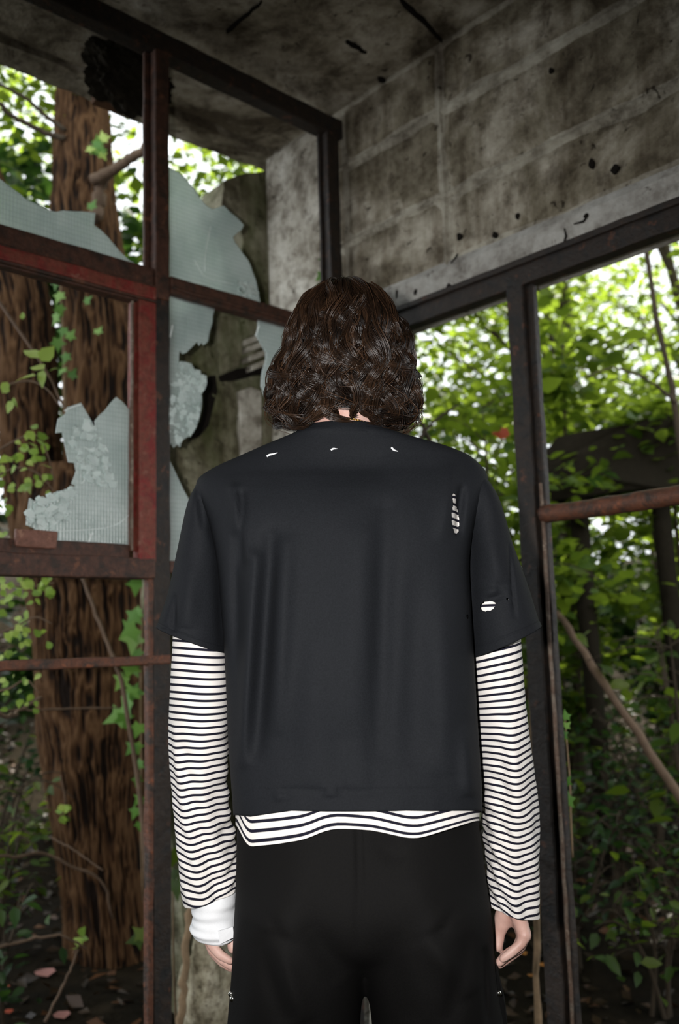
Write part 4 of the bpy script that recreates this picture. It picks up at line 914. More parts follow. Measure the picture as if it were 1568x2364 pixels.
def rand_frames(n, rs, tilt=.7, droop=.3):
    """random leaf frames: y axis = leaf direction, z = leaf normal, mostly facing up"""
    nz = np.stack([rs.normal(0, tilt, n), rs.normal(0, tilt, n), np.ones(n)], 1); nz /= np.linalg.norm(nz, axis=1)[:, None]
    a = rs.random(n)*6.283; d = np.stack([np.cos(a), np.sin(a), -droop*np.ones(n)], 1); d -= nz*(d*nz).sum(1)[:, None]; d /= np.linalg.norm(d, axis=1)[:, None]+1e-9
    return np.cross(d, nz), d, nz
def leaf_mesh(name, pts, size, tmpl, mat, rs, tilt=.7, droop=.3, frames=None, tint=None):
    T, Fc = TM[tmpl]; n = len(pts); x, y, z = frames if frames else rand_frames(n, rs, tilt, droop); s = size*np.clip(rs.normal(1, .25, n), .5, 1.6)
    V = pts[:, None, :] + s[:, None, None]*(T[None, :, 0:1]*x[:, None]+T[None, :, 1:2]*y[:, None]+T[None, :, 2:3]*z[:, None])
    k = len(T); me = bpy.data.meshes.new(name); me.vertices.add(n*k); me.vertices.foreach_set('co', V.reshape(-1).astype(np.float32))
    ls = []; lt = []; base = []; c = 0
    tot = np.array([len(f) for f in Fc]); flat = np.array([i for f in Fc for i in f])
    idx = (flat[None]+(np.arange(n)*k)[:, None]).reshape(-1); cnt = np.tile(tot, n); st = np.r_[0, np.cumsum(cnt)[:-1]]
    me.loops.add(len(idx)); me.loops.foreach_set('vertex_index', idx.astype(np.int32)); me.polygons.add(len(cnt)); me.polygons.foreach_set('loop_start', st.astype(np.int32)); me.polygons.foreach_set('loop_total', cnt.astype(np.int32))
    me.update(calc_edges=True); me.materials.append(mat); me.polygons.foreach_set('use_smooth', [True]*len(cnt))
    tv = (rs.random(n) if tint is None else tint).repeat(k); a = me.attributes.new('tint', 'FLOAT', 'POINT'); a.data.foreach_set('value', tv.astype(np.float32)); return me
LEAFLIB = {}
def one_leaf(parent, P, d, nz, size, tmpl, mat, tint, name='leaf'):
    """a single leaf object sharing mesh data with the others of its kind"""
    key = (tmpl, mat.name, round(tint*4)/4)
    if key not in LEAFLIB: LEAFLIB[key] = leaf_mesh('leaf', np.zeros((1, 3)), 1.0, tmpl, mat, type('r', (), {'normal': lambda s, *a: np.ones(1), 'random': lambda s, n: np.zeros(n)})(), frames=(np.array([[1, 0, 0.]]), np.array([[0, 1, 0.]]), np.array([[0, 0, 1.]])), tint=np.array([key[2]]))
    d = np.asarray(d, float); d /= np.linalg.norm(d); nz = np.asarray(nz, float); nz -= d*(nz@d); nz /= np.linalg.norm(nz); x = np.cross(d, nz)
    o = bpy.data.objects.new(name, LEAFLIB[key]); COL.objects.link(o); o.parent = parent
    if parent.type == 'EMPTY': o.matrix_parent_inverse = Matrix.Translation(-Vector(parent.location))
    o.matrix_basis = Matrix(((x[0]*size, d[0]*size, nz[0]*size, P[0]), (x[1]*size, d[1]*size, nz[1]*size, P[1]), (x[2]*size, d[2]*size, nz[2]*size, P[2]), (0, 0, 0, 1))); return o

# ---- forked tree left
def trunk_mesh(name, rows, n, m, parent, seed, label=None):
    V, th = loft(rows, n, m, 2.0); P_ = V.reshape(-1, 3); c = V.mean(1, keepdims=True); r = V-c; rl = np.linalg.norm(r, axis=2, keepdims=True); rn = r/rl
    L = np.r_[0, np.cumsum(np.linalg.norm(np.diff(c[:, 0], axis=0), axis=1))]; T_, L_ = np.meshgrid(th, L); R_ = float(rl.mean())
    wob = fbm(np.stack([np.cos(T_).ravel()*2, np.sin(T_).ravel()*2, L_.ravel()*5], 1), 3, seed).reshape(T_.shape)
    K = 2*math.pi*R_/.015
    u = T_/6.283*K+.9*wob
    q = np.stack([np.cos(T_).ravel()*K/6.283+wob.ravel()*.9, np.sin(T_).ravel()*K/6.283-wob.ravel()*.9, L_.ravel()*5.0], 1)
    h = 1-np.abs(fbm(q*1.0, 3, seed+3).reshape(T_.shape))*1.5; h = np.clip(h, -.4, 1)
    lump = fbm(np.stack([np.cos(T_).ravel()*1.2, np.sin(T_).ravel()*1.2, L_.ravel()*2], 1), 2, seed+7).reshape(T_.shape)
    V = V + rn*(.014*(h-.6)+.018*lump)[..., None]
    o = grid_mesh(name, V, MT['bark'], parent); a = o.data.attributes.new('ridge', 'FLOAT', 'POINT'); a.data.foreach_set('value', np.clip(h, 0, 1).ravel().astype(np.float32))
    if label: o['label'] = label
    return o
TB = 3.75
tree = empty('forked_tree', (at(240, 2160, TB)[0], TB, 0)); tag(tree, 'thick forked tree with deeply ridged brown bark behind the rusty casement', 'tree')
trunk_mesh('trunk', [(120, 2330, 395, 2330, TB, .22), (150, 2180, 362, 2180, TB, .185), (150, 2050, 340, 2050, TB, .17), (126, 1880, 332, 1880, TB, .18), (98, 1680, 330, 1680, TB, .19), (76, 1500, 330, 1500, TB, .20), (52, 1340, 328, 1340, TB, .21), (36, 1220, 325, 1220, TB, .20), (60, 1080, 300, 1080, TB, .15)], 300, 260, tree, 1, 'ridged main trunk')
trunk_mesh('stem', [(150, 1330, 318, 1330, TB, .15), (152, 1150, 312, 1150, TB, .145), (152, 950, 306, 950, TB, .14), (152, 750, 298, 750, TB, .135), (138, 600, 284, 600, TB, .13), (118, 490, 270, 490, TB+.05, .12), (124, 400, 262, 400, TB+.05, .115), (134, 300, 254, 300, TB+.1, .11), (136, 200, 244, 200, TB+.1, .10), (140, 50, 232, 50, TB+.1, .09), (148, -200, 224, -200, TB+.1, .075), (154, -500, 214, -500, TB+.1, .06)], 300, 180, tree, 2, 'right-hand stem of the fork')
trunk_mesh('stem', [(30, 1300, 180, 1300, TB+.02, .13), (14, 1120, 150, 1120, TB+.02, .13), (4, 950, 134, 950, TB+.02, .125), (-10, 800, 126, 800, TB+.02, .12), (-28, 680, 112, 680, TB+.02, .115), (-66, 560, 66, 560, TB+.04, .11), (-110, 440, 12, 440, TB+.06, .10), (-170, 250, -60, 250, TB+.1, .09), (-260, -50, -170, -50, TB+.1, .07)], 240, 160, tree, 3, 'left-hand stem of the fork')
def limb(px, r0, r1, mat, parent, name='branch', n=24, seed=0):
    q = spline([at(*p) for p in px], n); rs_ = np.random.default_rng(seed+int(px[0][0])); q[1:-1] += rs_.normal(0, r0*.18, (n-2, 3)); o = MB().tube(q, np.linspace(r0, r1, n), 9).build(name, mat, parent, True); return o
o = limb([(215, 415, 3.6), (262, 392, 3.55), (300, 366, 3.5), (345, 338, 3.45), (385, 300, 3.4)], .024, .017, MT['twig'], tree); o['label'] = 'lichen-grey broken limb'
limb([(230, 450, 3.66), (222, 500, 3.64), (232, 430, 3.62), (270, 388, 3.56)], .03, .015, MT['twig'], tree)
limb([(150, 320, 3.7), (110, 308, 3.7), (60, 285, 3.65), (20, 262, 3.6), (-30, 200, 3.5)], .013, .010, MT['stem'], tree)
limb([(150, 300, 3.7), (110, 270, 3.7), (60, 228, 3.65), (10, 200, 3.6), (-50, 160, 3.5)], .010, .007, MT['stem'], tree)
# crown of the tree
def crown(name, parent, c, rad, n, size, mat, seed, tm='kite', clumps=40, tint=None):
    rs_ = np.random.default_rng(seed); cc = rs_.normal(0, 1, (clumps, 3)); cc /= np.linalg.norm(cc, axis=1)[:, None]; cc *= rs_.random((clumps, 1))**.45; cc = cc*np.asarray(rad)+np.asarray(c)
    k_ = rs_.integers(0, clumps, n); sp = np.asarray(rad)*.20; p = cc[k_]+rs_.normal(0, 1, (n, 3))*np.array([sp[0], sp[1], sp[2]*.7])
    me = leaf_mesh(name, p, size, tm, mat, rs_, .55, .35, tint=tint); o = link(name, me, parent); o['kind'] = 'stuff'; return o, cc
crown('foliage', tree, (-1.0, 4.4, 4.6), (1.6, 1.2, 1.5), 3600, .08, MT['leaf'], 5, clumps=70)

# ---- background trees: each its own trunk, branches and crown
TREES = [  # x, y, height, trunk radius, crown centre height, crown radius, leaves, leaf size, label
    (-3.6, 7.5, 7.5, .10, 5.2, (2.0, 1.6, 2.2), 3600, .11, 'leafy tree far left beyond the forked trunk'),
    (-.6, 9.0, 8.0, .09, 5.6, (1.7, 1.5, 1.8), 2600, .11, 'pale leafy tree behind the large ribbed glass piece'),
    (1.5, 6.6, 6.0, .07, 3.5, (1.5, 1.2, 1.7), 5600, .10, 'green tree just right of the dark hair'),
    (3.3, 7.6, 6.4, .08, 4.2, (1.7, 1.3, 1.7), 4600, .10, 'sunlit tree to the right of the dark upright post'),
    (5.4, 8.6, 7.0, .09, 4.8, (1.9, 1.6, 2.0), 2600, .11, 'tall thin-leaved tree at the far right edge'),
    (2.6, 11.5, 8.0, .10, 5.0, (2.4, 1.6, 2.3), 4200, .13, 'distant tree seen between the right-hand branches'),
    (-6.5, 9.5, 9.0, .14, 6.2, (2.6, 2.0, 2.6), 4500, .15, 'distant tree at the far left edge')]
def tree_at(x, y, h, r, ch, cr, nl, ls, label, seed, off=(0, 0)):
    z0 = ground(x, y)-.05; e = empty('woodland_tree', (x, y, z0)); tag(e, label, 'tree', 'woodland trees outside')
    rs_ = np.random.default_rng(seed); m_ = 16
    q = np.stack([x+.25*np.cumsum(rs_.normal(0, .22, m_)), y+.25*np.cumsum(rs_.normal(0, .22, m_)), np.linspace(z0, h*.9, m_)], 1); q[0, :2] = (x, y)
    q = spline(q, 40); MB().tube(q, np.linspace(r*1.25, r*.2, 40), 10).build('trunk', MT['stem'], e, True)
    o, cc = crown('foliage', e, (x+off[0], y+off[1], ch), cr, nl, ls, MT['leaf'], seed, clumps=60)
    bb_ = MB()
    for c in cc[::2]:
        i = int(np.clip((c[2]-.7-z0)/(h*.9-z0)*39, 5, 36)); a = q[i]; mid = (a+c)/2+np.array([0, 0, .15]); bb_.tube(spline([a, mid, c], 8), np.linspace(r*.28, .006, 8), 5)
    bb_.build('branches', MT['stem'], e, True)
for i, t in enumerate(TREES): tree_at(*t, 100+i)
tree_at(.25, 4.5, 7.2, .10, 6.8, (2.2, 1.9, .9), 5200, .20, 'unseen tree added behind the head so its crown cuts the overhead light', 121, (.4, .9))  # three unseen trees added: crowns block sky and sun over the undergrowth
tree_at(3.6, 4.0, 7.2, .10, 6.6, (2.0, 1.9, .9), 5200, .20, 'unseen tree added out to the right so its crown shades the undergrowth', 122, (.1, 1.2))
tree_at(-3.0, 4.6, 7.4, .10, 7.0, (2.2, 1.9, .9), 5200, .20, 'unseen tree added out to the left so its crown shades the forked trunk', 123, (.9, .8))

# ---- shrubs near the right opening
def shrub(x, y, h, spread, nl, ls, mat, label, seed, parts=0, tm='broad', name='leafy_shrub', group='shrubs outside the right opening', lean=(0, 0), low=.15):
    z0 = ground(x, y)-.03; e = empty(name, (x, y, z0)); tag(e, label, 'shrub', group); rs_ = np.random.default_rng(seed)
    ns = rs_.integers(4, 7); pts = []; dirs = []
    for s in range(ns):
        a = rs_.random()*6.283; rr = spread*rs_.uniform(.3, 1); top = np.array([x+rr*math.cos(a)+lean[0], y+rr*math.sin(a)+lean[1], z0+h*rs_.uniform(.65, 1)])
        q = spline([np.array([x, y, z0])+rs_.normal(0, .03, 3)*[1, 1, 0], np.array([x+.25*(top[0]-x), y+.25*(top[1]-y), z0+(top[2]-z0)*.45]), np.array([x+.65*(top[0]-x), y+.65*(top[1]-y), z0+(top[2]-z0)*.8]), top], 18)
        st = MB(); st.tube(q, np.linspace(.006+.006*h, .002, 18), 6)
        for k_ in range(9):
            i = rs_.integers(int(18*low)+1, 18); d = rs_.normal(0, 1, 3)*[1, 1, .35]; d /= np.linalg.norm(d); L = rs_.uniform(.15, .45)*min(1, h*.6); tq = spline([q[i], q[i]+d*L*.5+[0, 0, .03], q[i]+d*L], 6); st.tube(tq, np.linspace(.004, .0015, 6), 4)
            for f in np.linspace(.25, 1, 6): pts.append(q[i]+(tq[-1]-q[i])*f); dirs.append(d)
        for i in range(6, 18): pts.append(q[i]); dirs.append(rs_.normal(0, 1, 3))
        st.build('stem', MT['stem'], e, True)
    pts = np.array(pts); dirs = np.array(dirs)
    if parts:
        ix = rs_.choice(len(pts), min(parts, len(pts)), replace=False)
        for i in ix:
            d = dirs[i]+rs_.normal(0, .6, 3); d[2] = d[2]*.4-.25; one_leaf(e, pts[i]+rs_.normal(0, .02, 3), d, rs_.normal(0, .4, 3)+[0, -.25, 1], ls*rs_.uniform(.7, 1.3), tm, mat, rs_.random())
    if nl:
        k_ = rs_.integers(0, len(pts), nl); p = pts[k_]+rs_.normal(0, 1, (nl, 3))*[.09, .09, .06]
        me = leaf_mesh('foliage', p, ls, tm, mat, rs_, .5, .35); o = link('foliage', me, e); o['kind'] = 'stuff'
    return e
shrub(.75, 4.3, 2.3, .55, 1300, .075, MT['leaf'], 'dense green shrub beside the right of the hair', 201)
shrub(1.25, 5.0, 2.9, .7, 1800, .085, MT['leaf'], 'tall green shrub left of the dark upright post', 202)
shrub(1.95, 5.2, 3.0, .8, 1700, .085, MT['leaf'], 'tall airy shrub right of the dark upright post', 203)
shrub(1.35, 3.7, 1.35, .45, 0, .085, MT['leaf'], 'sapling with large separate leaves behind the rusty pipe rail', 204, parts=130)
shrub(2.6, 4.4, 2.9, .6, 300, .09, MT['leaf'], 'thin sapling with scattered leaves at the right edge', 205, parts=110, low=.4)
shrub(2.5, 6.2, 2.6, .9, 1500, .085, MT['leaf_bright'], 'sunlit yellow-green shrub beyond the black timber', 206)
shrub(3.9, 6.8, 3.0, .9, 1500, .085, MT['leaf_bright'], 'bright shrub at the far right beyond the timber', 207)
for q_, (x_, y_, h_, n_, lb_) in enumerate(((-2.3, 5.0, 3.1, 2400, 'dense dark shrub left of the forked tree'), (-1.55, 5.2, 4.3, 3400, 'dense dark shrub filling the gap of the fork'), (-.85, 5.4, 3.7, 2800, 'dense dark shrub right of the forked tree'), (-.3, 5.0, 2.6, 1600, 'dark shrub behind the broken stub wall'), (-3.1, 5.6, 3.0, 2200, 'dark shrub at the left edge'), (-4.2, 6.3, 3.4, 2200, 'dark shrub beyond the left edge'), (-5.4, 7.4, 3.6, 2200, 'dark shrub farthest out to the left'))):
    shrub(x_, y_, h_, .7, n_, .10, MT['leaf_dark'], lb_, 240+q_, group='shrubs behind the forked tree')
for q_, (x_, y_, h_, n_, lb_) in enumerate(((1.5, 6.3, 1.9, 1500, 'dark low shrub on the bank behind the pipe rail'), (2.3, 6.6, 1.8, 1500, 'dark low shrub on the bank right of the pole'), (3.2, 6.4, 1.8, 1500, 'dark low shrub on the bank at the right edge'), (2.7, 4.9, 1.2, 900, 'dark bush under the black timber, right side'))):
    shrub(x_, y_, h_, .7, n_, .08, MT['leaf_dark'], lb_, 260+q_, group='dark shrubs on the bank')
# low undergrowth: small plants, each its own
UG = [(1.05, 3.25, .55, 70), (1.3, 3.45, .7, 90), (1.6, 3.1, .5, 70), (1.75, 3.8, .8, 110), (2.1, 3.6, .7, 100), (1.15, 4.1, .8, 110), (2.3, 4.6, .9, 120), (.85, 3.6, .6, 80), (1.5, 4.6, 1.0, 140), (2.0, 5.4, 1.0, 140), (.55, 4.9, 1.1, 150), (2.9, 5.2, 1.0, 120),
      (-1.35, 3.6, .8, 100), (-1.7, 4.4, 1.2, 140), (-1.15, 3.05, .45, 60), (-.45, 4.0, .6, 80), (-2.4, 5.0, 1.3, 150), (-.9, 5.2, 1.2, 150)]
where = ['at the foot of the dark upright post', 'second from the upright post, in the gloom', 'low beside the leaning pole', 'behind the leaning pole, middle', 'right of the leaning pole', 'deep behind the upright post', 'far right under the black timber', 'just right of the striped right sleeve', 'in the dark behind the pipe rail', 'far back under the sunlit shrub', 'behind the right shoulder', 'at the far right edge under the timber',
         'left of the forked tree, knee-high', 'left of the forked tree, far back', 'in front of the forked tree base', 'between the black mullion and the trousers', 'at the far left in the dark', 'behind the forked tree, right side']
for i, (x, y, h, nl) in enumerate(UG):
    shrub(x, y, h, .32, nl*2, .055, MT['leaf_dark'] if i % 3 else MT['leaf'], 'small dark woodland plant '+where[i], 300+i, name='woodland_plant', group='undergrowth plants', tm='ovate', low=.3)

# ---- black fallen timber on the right
px = [(1250, 1040), (1290, 1012), (1420, 985), (1568, 955), (1760, 915), (1760, 1090), (1568, 1128), (1400, 1140), (1260, 1158), (1236, 1110)]
D_ = 4.5; q = [at(x, y, D_) for x, y in px]; m_ = len(q); q2 = [v+np.array([.1, .28, 0]) for v in q]
o = mk('fallen_timber', q+q2, [tuple(range(m_)), tuple(range(2*m_-1, m_-1, -1))]+[(i, (i+1) % m_, m_+(i+1) % m_, m_+i) for i in range(m_)], MT['black_timber']); fixn(o.data); roughen(o, .02, .08, 6, 4)
tag(o, 'black rotten timber baulk lying above the rusty pipe rail', 'timber')
for k_, x in enumerate((1330, 1520, 1700)):
    a = at(x, 1110, 4.62); g_ = ground(a[0], a[1]); t = MB().tube(spline([[a[0]+.05, a[1]+.02, g_-.1], [a[0]+.02, a[1], (a[2]+g_)/2], [a[0], a[1], a[2]]], 8), .05, 8).build('prop', MT['black_timber'], o, True)
# leaning pole, saplings, sticks
def stick(px, r0, r1, mat, label, cat='stick', name='stick', n=24):
    q = spline([at(*p) for p in px], n); rs_ = np.random.default_rng(int(abs(px[0][0]))+3); q[1:-1] += rs_.normal(0, r0*.25, (n-2, 3)); mb_ = MB().tube(q, np.linspace(r0, r1, n)*(1+.08*rs_.standard_normal(n)), 9); o = mb_.build(name, mat, None, True); tag(o, label, cat); return o
stick([(1285, 1415, 3.75), (1345, 1500, 3.62), (1440, 1650, 3.45), (1545, 1800, 3.3), (1680, 2020, 3.1), (1840, 2300, 2.95), (1930, 2440, 2.9)], .013, .020, MT['twig'], 'brown bare pole leaning diagonally at the right', 'pole', 'leaning_pole')
stick([(1222, 1470, 2.75), (1226, 1640, 2.75), (1232, 1900, 2.75), (1240, 2260, 2.75), (1246, 2500, 2.75)], .008, .011, MT['stick'], 'thin upright brown stem between the striped right sleeve and the post')
stick([(1470, 420, 4.1), (1490, 560, 4.1), (1512, 720, 4.1), (1545, 860, 4.1), (1562, 960, 4.08), (1590, 1200, 4.05), (1620, 1700, 4.0), (1630, 2050, 4.0)], .010, .022, MT['stem'], 'dark thin sapling trunk at the right edge', 'sapling', 'bare_sapling')
stick([(1562, 930, 4.08), (1500, 880, 4.05), (1420, 850, 4.0), (1350, 870, 3.95)], .009, .004, MT['stem'], 'dark twig arching left from the thin sapling', 'twig', 'bare_twig')
stick([(965, 1020, 3.6), (985, 990, 3.6), (1020, 960, 3.6), (1060, 935, 3.6)], .009, .004, MT['stem'], 'dark forked twig just above the right shoulder', 'twig', 'bare_twig')
stick([(1000, 1040, 3.62), (978, 985, 3.6), (955, 950, 3.6), (930, 930, 3.6)], .010, .006, MT['stem'], 'dark twig rising behind the right shoulder', 'twig', 'bare_twig')
stick([(188, 1330, 3.3), (215, 1400, 3.28), (240, 1465, 3.25), (266, 1530, 3.22), (290, 1620, 3.2), (330, 1900, 3.15), (350, 2300, 3.1)], .006, .009, MT['twig'], 'grey twig slanting across the trunk below the casement')
stick([(-40, 1645, 3.0), (40, 1640, 3.1), (150, 1636, 3.2), (278, 1634, 3.3)], .004, .003, MT['twig'], 'thin level twig crossing the lower trunk')
stick([(-30, 1975, 2.9), (40, 1978, 3.0), (95, 1968, 3.1), (160, 1998, 3.15), (235, 2035, 3.2), (260, 2120, 3.25)], .006, .004, MT['twig'], 'bent grey twig low at the left edge')
stick([(120, 1935, 3.2), (170, 1962, 3.2), (238, 2010, 3.2)], .004, .003, MT['twig'], 'short slanting twig on the lower trunk')
stick([(-20, 2190, 2.8), (60, 2172, 2.9), (140, 2160, 2.95), (200, 2190, 3.0)], .006, .003, MT['twig'], 'pale twig low at the bottom left')
stick([(104, 2360, 2.85), (140, 2285, 2.9), (168, 2225, 2.95), (180, 2190, 3.0)], .005, .003, MT['twig'], 'short twig standing up at the bottom left')
stick([(-20, 1640, 2.7), (20, 1655, 2.8), (45, 1640, 2.9), (95, 1610, 3.0)], .008, .005, MT['twig'], 'thick grey twig end at the left edge')
stick([(440, 2080, 2.75), (432, 2180, 2.72), (424, 2280, 2.7), (415, 2380, 2.68), (405, 2560, 2.66)], .011, .012, MT['stick'], 'pale brown stick standing beside the white wrist wrap')
stick([(368, 2300, 2.62), (366, 2360, 2.6), (362, 2440, 2.58), (358, 2640, 2.56)], .011, .013, MT['stick'], 'cut stick stub at the foot of the black mullion')
# rock
def boulder(c, r, seed, label, name='rock'):
    bm = bmesh.new(); bmesh.ops.create_icosphere(bm, subdivisions=4, radius=1); co = np.array([v.co for v in bm.verts]); d = 1+.28*fbm(co*1.3, 3, seed)+.05*fbm(co*6, 3, seed+4)
    for v, k_ in zip(bm.verts, d): v.co = Vector(((v.co.x*k_)*r[0], (v.co.y*k_)*r[1], (v.co.z*k_)*r[2]))
    me = bpy.data.meshes.new(name); bm.to_mesh(me); bm.free(); me.materials.append(MT['rock']); me.polygons.foreach_set('use_smooth', [True]*len(me.polygons)); o = link(name, me); o.location = tuple(c); tag(o, label, 'rock'); return o
c = at(490, 2290, 2.80); boulder((c[0], c[1], .17), (.105, .09, .25), 3, 'pale lichen-covered rock beside the left trouser leg')
c = at(835, 2420, 3.0); boulder((c[0], c[1]+.25, .04), (.10, .10, .10), 9, 'small rock seen in the gap between the trouser legs')
# hanging timber stub and dirt clump under the overhang
def hang(px, o0, o1, mat, name, label, cat, amp=.006):
    q = [onL(x, y, o0) for x, y in px]; ob = mk(name, *prism(q, (o0, o1), PL), mat); fixn(ob.data); roughen(ob, amp, .03, 14, 8); tag(ob, label, cat); return ob
t0, z0 = onL(235, 215, -.26); t1, _ = onL(293, 215, -.26)
mb_ = MB(); mb_.box(PL(t0, z0, -.26), PL(t1, z0, -.26)-PL(t0, z0, -.26), Z*(2.962-z0), -nL*.07); ob = mb_.build('timber_stub', MT['timber'], None); roughen(ob, .004, .03, 14, 8); tag(ob, 'short brown timber stub hanging under the ceiling edge', 'timber')
bm = bmesh.new(); bmesh.ops.create_icosphere(bm, subdivisions=5, radius=1); co = np.array([v.co for v in bm.verts]); d = 1+.35*fbm(co*1.6, 4, 31)+.10*fbm(co*9, 2, 3)
s_, z_ = onL(258, 150, -.27); cen = PL(s_+.015, 2.885, -.20)
for v, k_ in zip(bm.verts, d): v.co = Vector(cen + dL*v.co.x*k_*.13 + nL*v.co.y*k_*.06 + Z*min(.088, v.co.z*k_*.10))
me = bpy.data.meshes.new('dirt_clump'); bm.to_mesh(me); bm.free(); me.materials.append(MT['black_timber']); o = link('dirt_clump', me); tag(o, 'black clump of dirt and nest under the ceiling beside the red mullion', 'clump')

# ---- leafy twigs and ivy: every leaf its own part
def leafy(px, r, mat, leaves, label, cat, tm, lm, name, group=None, face=.6, seed=0):
    q = spline([at(*p) for p in px], 24); e = empty(name, q[0]); tag(e, label, cat, group); MB().tube(q, np.linspace(r, r*.5, 24), 7).build('stem', mat, e, True); rs_ = np.random.default_rng(seed+int(abs(px[0][1])))
    for L in leaves:
        x, y, Y, size, ang = L[:5]; tint = L[5] if len(L) > 5 else rs_.random()
        P_ = at(x, y, Y); a = math.radians(ang); d = Rt*math.cos(a)+Up*math.sin(a)+Fw*rs_.normal(0, .25); nz = -Fw*face+np.array([0, 0, .5])+rs_.normal(0, .25, 3)
        one_leaf(e, P_-d*size*Y/FPX*.5, d, nz, size*Y/FPX, tm, lm, tint)
    return e
leafy([(-40, 650, 2.75), (0, 700, 2.72), (45, 765, 2.70), (90, 830, 2.68), (120, 880, 2.67), (140, 925, 2.66), (165, 962, 2.64)], .006, MT['twig'],
      [(72, 815, 2.66, 52, 150, .9), (110, 815, 2.66, 50, 55, .8), (84, 848, 2.65, 44, 165, .9), (56, 872, 2.65, 58, 190, .9), (97, 875, 2.65, 44, 260, .8), (124, 852, 2.66, 26, 20, .6), (52, 728, 2.69, 20, 100, .6)],
      'twig with five bright green leaves left of the red casement stile', 'twig', 'broad', MT['leaf_bright'], 'leafy_twig')
leafy([(-30, 905, 2.7), (20, 888, 2.7), (70, 880, 2.7), (110, 900, 2.68), (140, 940, 2.66)], .0045, MT['twig'], [(10, 895, 2.68, 30, 250, .8), (22, 940, 2.68, 34, 240, .8), (35, 930, 2.68, 26, 280, .6), (12, 900, 2.68, 24, 160, .7)], 'thin curved twig under the five bright leaves', 'twig', 'broad', MT['leaf_bright'], 'leafy_twig')
rs = np.random.default_rng(5)
def spray(n, x0, x1, y0, y1, Y, s0, s1): return [(rs.uniform(x0, x1), rs.uniform(y0, y1), Y+rs.normal(0, .05), rs.uniform(s0, s1), rs.uniform(120, 330)) for _ in range(n)]
leafy([(-20, 1050, 2.8), (40, 1015, 2.8), (85, 1005, 2.8), (110, 1050, 2.8), (125, 1110, 2.8)], .004, MT['twig'], spray(22, 0, 110, 985, 1075, 2.78, 16, 32), 'leafy twig at the left edge beside the cracked glass', 'twig', 'broad', MT['leaf_bright'], 'leafy_twig')
leafy([(-20, 1105, 2.8), (40, 1080, 2.8), (90, 1095, 2.8), (130, 1140, 2.8)], .004, MT['twig'], spray(18, 0, 120, 1080, 1150, 2.78, 16, 30)+spray(6, 0, 20, 1150, 1240, 2.78, 16, 26), 'lower leafy twig just above the cracked glass', 'twig', 'broad', MT['leaf_bright'], 'leafy_twig')
leafy([(-30, 1330, 2.75), (20, 1350, 2.75), (70, 1355, 2.75), (125, 1345, 2.78)], .004, MT['twig'], spray(34, 0, 118, 1335, 1395, 2.72, 16, 30), 'leafy twig right under the rusty bottom rail', 'twig', 'broad', MT['leaf_bright'], 'leafy_twig')
leafy([(-30, 1470, 2.85), (30, 1450, 2.85), (80, 1425, 2.85), (120, 1440, 2.85)], .004, MT['twig'], spray(28, 0, 118, 1410, 1530, 2.82, 14, 28), 'leafy twig above the thin rusty low bar', 'twig', 'broad', MT['leaf_bright'], 'leafy_twig')
leafy([(-30, 1600, 2.85), (20, 1590, 2.85), (60, 1570, 2.85), (90, 1600, 2.85)], .004, MT['twig'], spray(16, 0, 90, 1560, 1640, 2.82, 14, 24), 'leafy twig below the thin rusty low bar', 'twig', 'broad', MT['leaf_bright'], 'leafy_twig')
leafy([(140, 1790, 3.3), (150, 1850, 3.3), (140, 1890, 3.3)], .003, MT['twig'], spray(6, 135, 165, 1860, 1900, 3.28, 14, 24), 'tiny pale sprig on the left of the lower trunk', 'sprig', 'broad', MT['leaf_bright'], 'leafy_twig')
leafy([(170, 2200, 3.05), (180, 2180, 3.05), (195, 2150, 3.05)], .003, MT['twig'], [(180, 2172, 3.0, 26, 150), (190, 2150, 3.0, 26, 60), (196, 2168, 3.0, 22, 20), (170, 2190, 3.0, 22, 200)], 'small sprig near the bottom of the trunk', 'sprig', 'broad', MT['leaf_bright'], 'leafy_twig')
IV = [(313, 1358, 44, 265), (318, 1420, 34, 250), (303, 1432, 48, 230), (292, 1464, 58, 215), (306, 1488, 54, 265), (318, 1515, 30, 280), (296, 1552, 52, 250), (276, 1580, 44, 235), (312, 1548, 40, 300), (300, 1610, 46, 250), (284, 1642, 66, 240), (262, 1658, 56, 205), (318, 1598, 40, 350), (288, 1668, 44, 275), (316, 1690, 40, 250), (300, 1732, 36, 230), (318, 1730, 30, 280), (320, 1770, 30, 250), (316, 1806, 26, 260), (318, 1850, 30, 230), (310, 1880, 30, 250), (322, 1910, 24, 270)]
leafy([(326, 1330, 3.38), (328, 1450, 3.38), (324, 1600, 3.38), (326, 1750, 3.38), (324, 1900, 3.40), (330, 2080, 3.42)], .005, MT['stick'], [(x, y, 3.36, s, a) for x, y, s, a in IV], 'ivy vine with lobed leaves climbing beside the black lower mullion', 'ivy', 'ivy', MT['ivy'], 'ivy_vine', face=1.2)
IV2 = [(128, 660, 30, 260), (134, 690, 34, 250), (140, 720, 30, 280), (126, 740, 34, 240), (144, 770, 30, 260), (134, 800, 36, 270), (150, 830, 30, 250), (140, 860, 28, 240), (166, 770, 30, 60), (170, 860, 28, 60), (152, 640, 30, 200), (205, 690, 26, 40), (230, 760, 26, 60), (215, 470, 30, 60), (222, 350, 36, 190), (232, 330, 34, 20), (210, 342, 30, 160), (238, 356, 28, 300), (225, 320, 28, 90)]
leafy([(150, 960, 3.5), (146, 800, 3.52), (140, 650, 3.54), (150, 600, 3.56)], .005, MT['stick'], [(x, y, 3.50, s, a) for x, y, s, a in IV2], 'ivy growing in the fork between the two stems', 'ivy', 'ivy', MT['ivy'], 'ivy_vine', face=1.2)
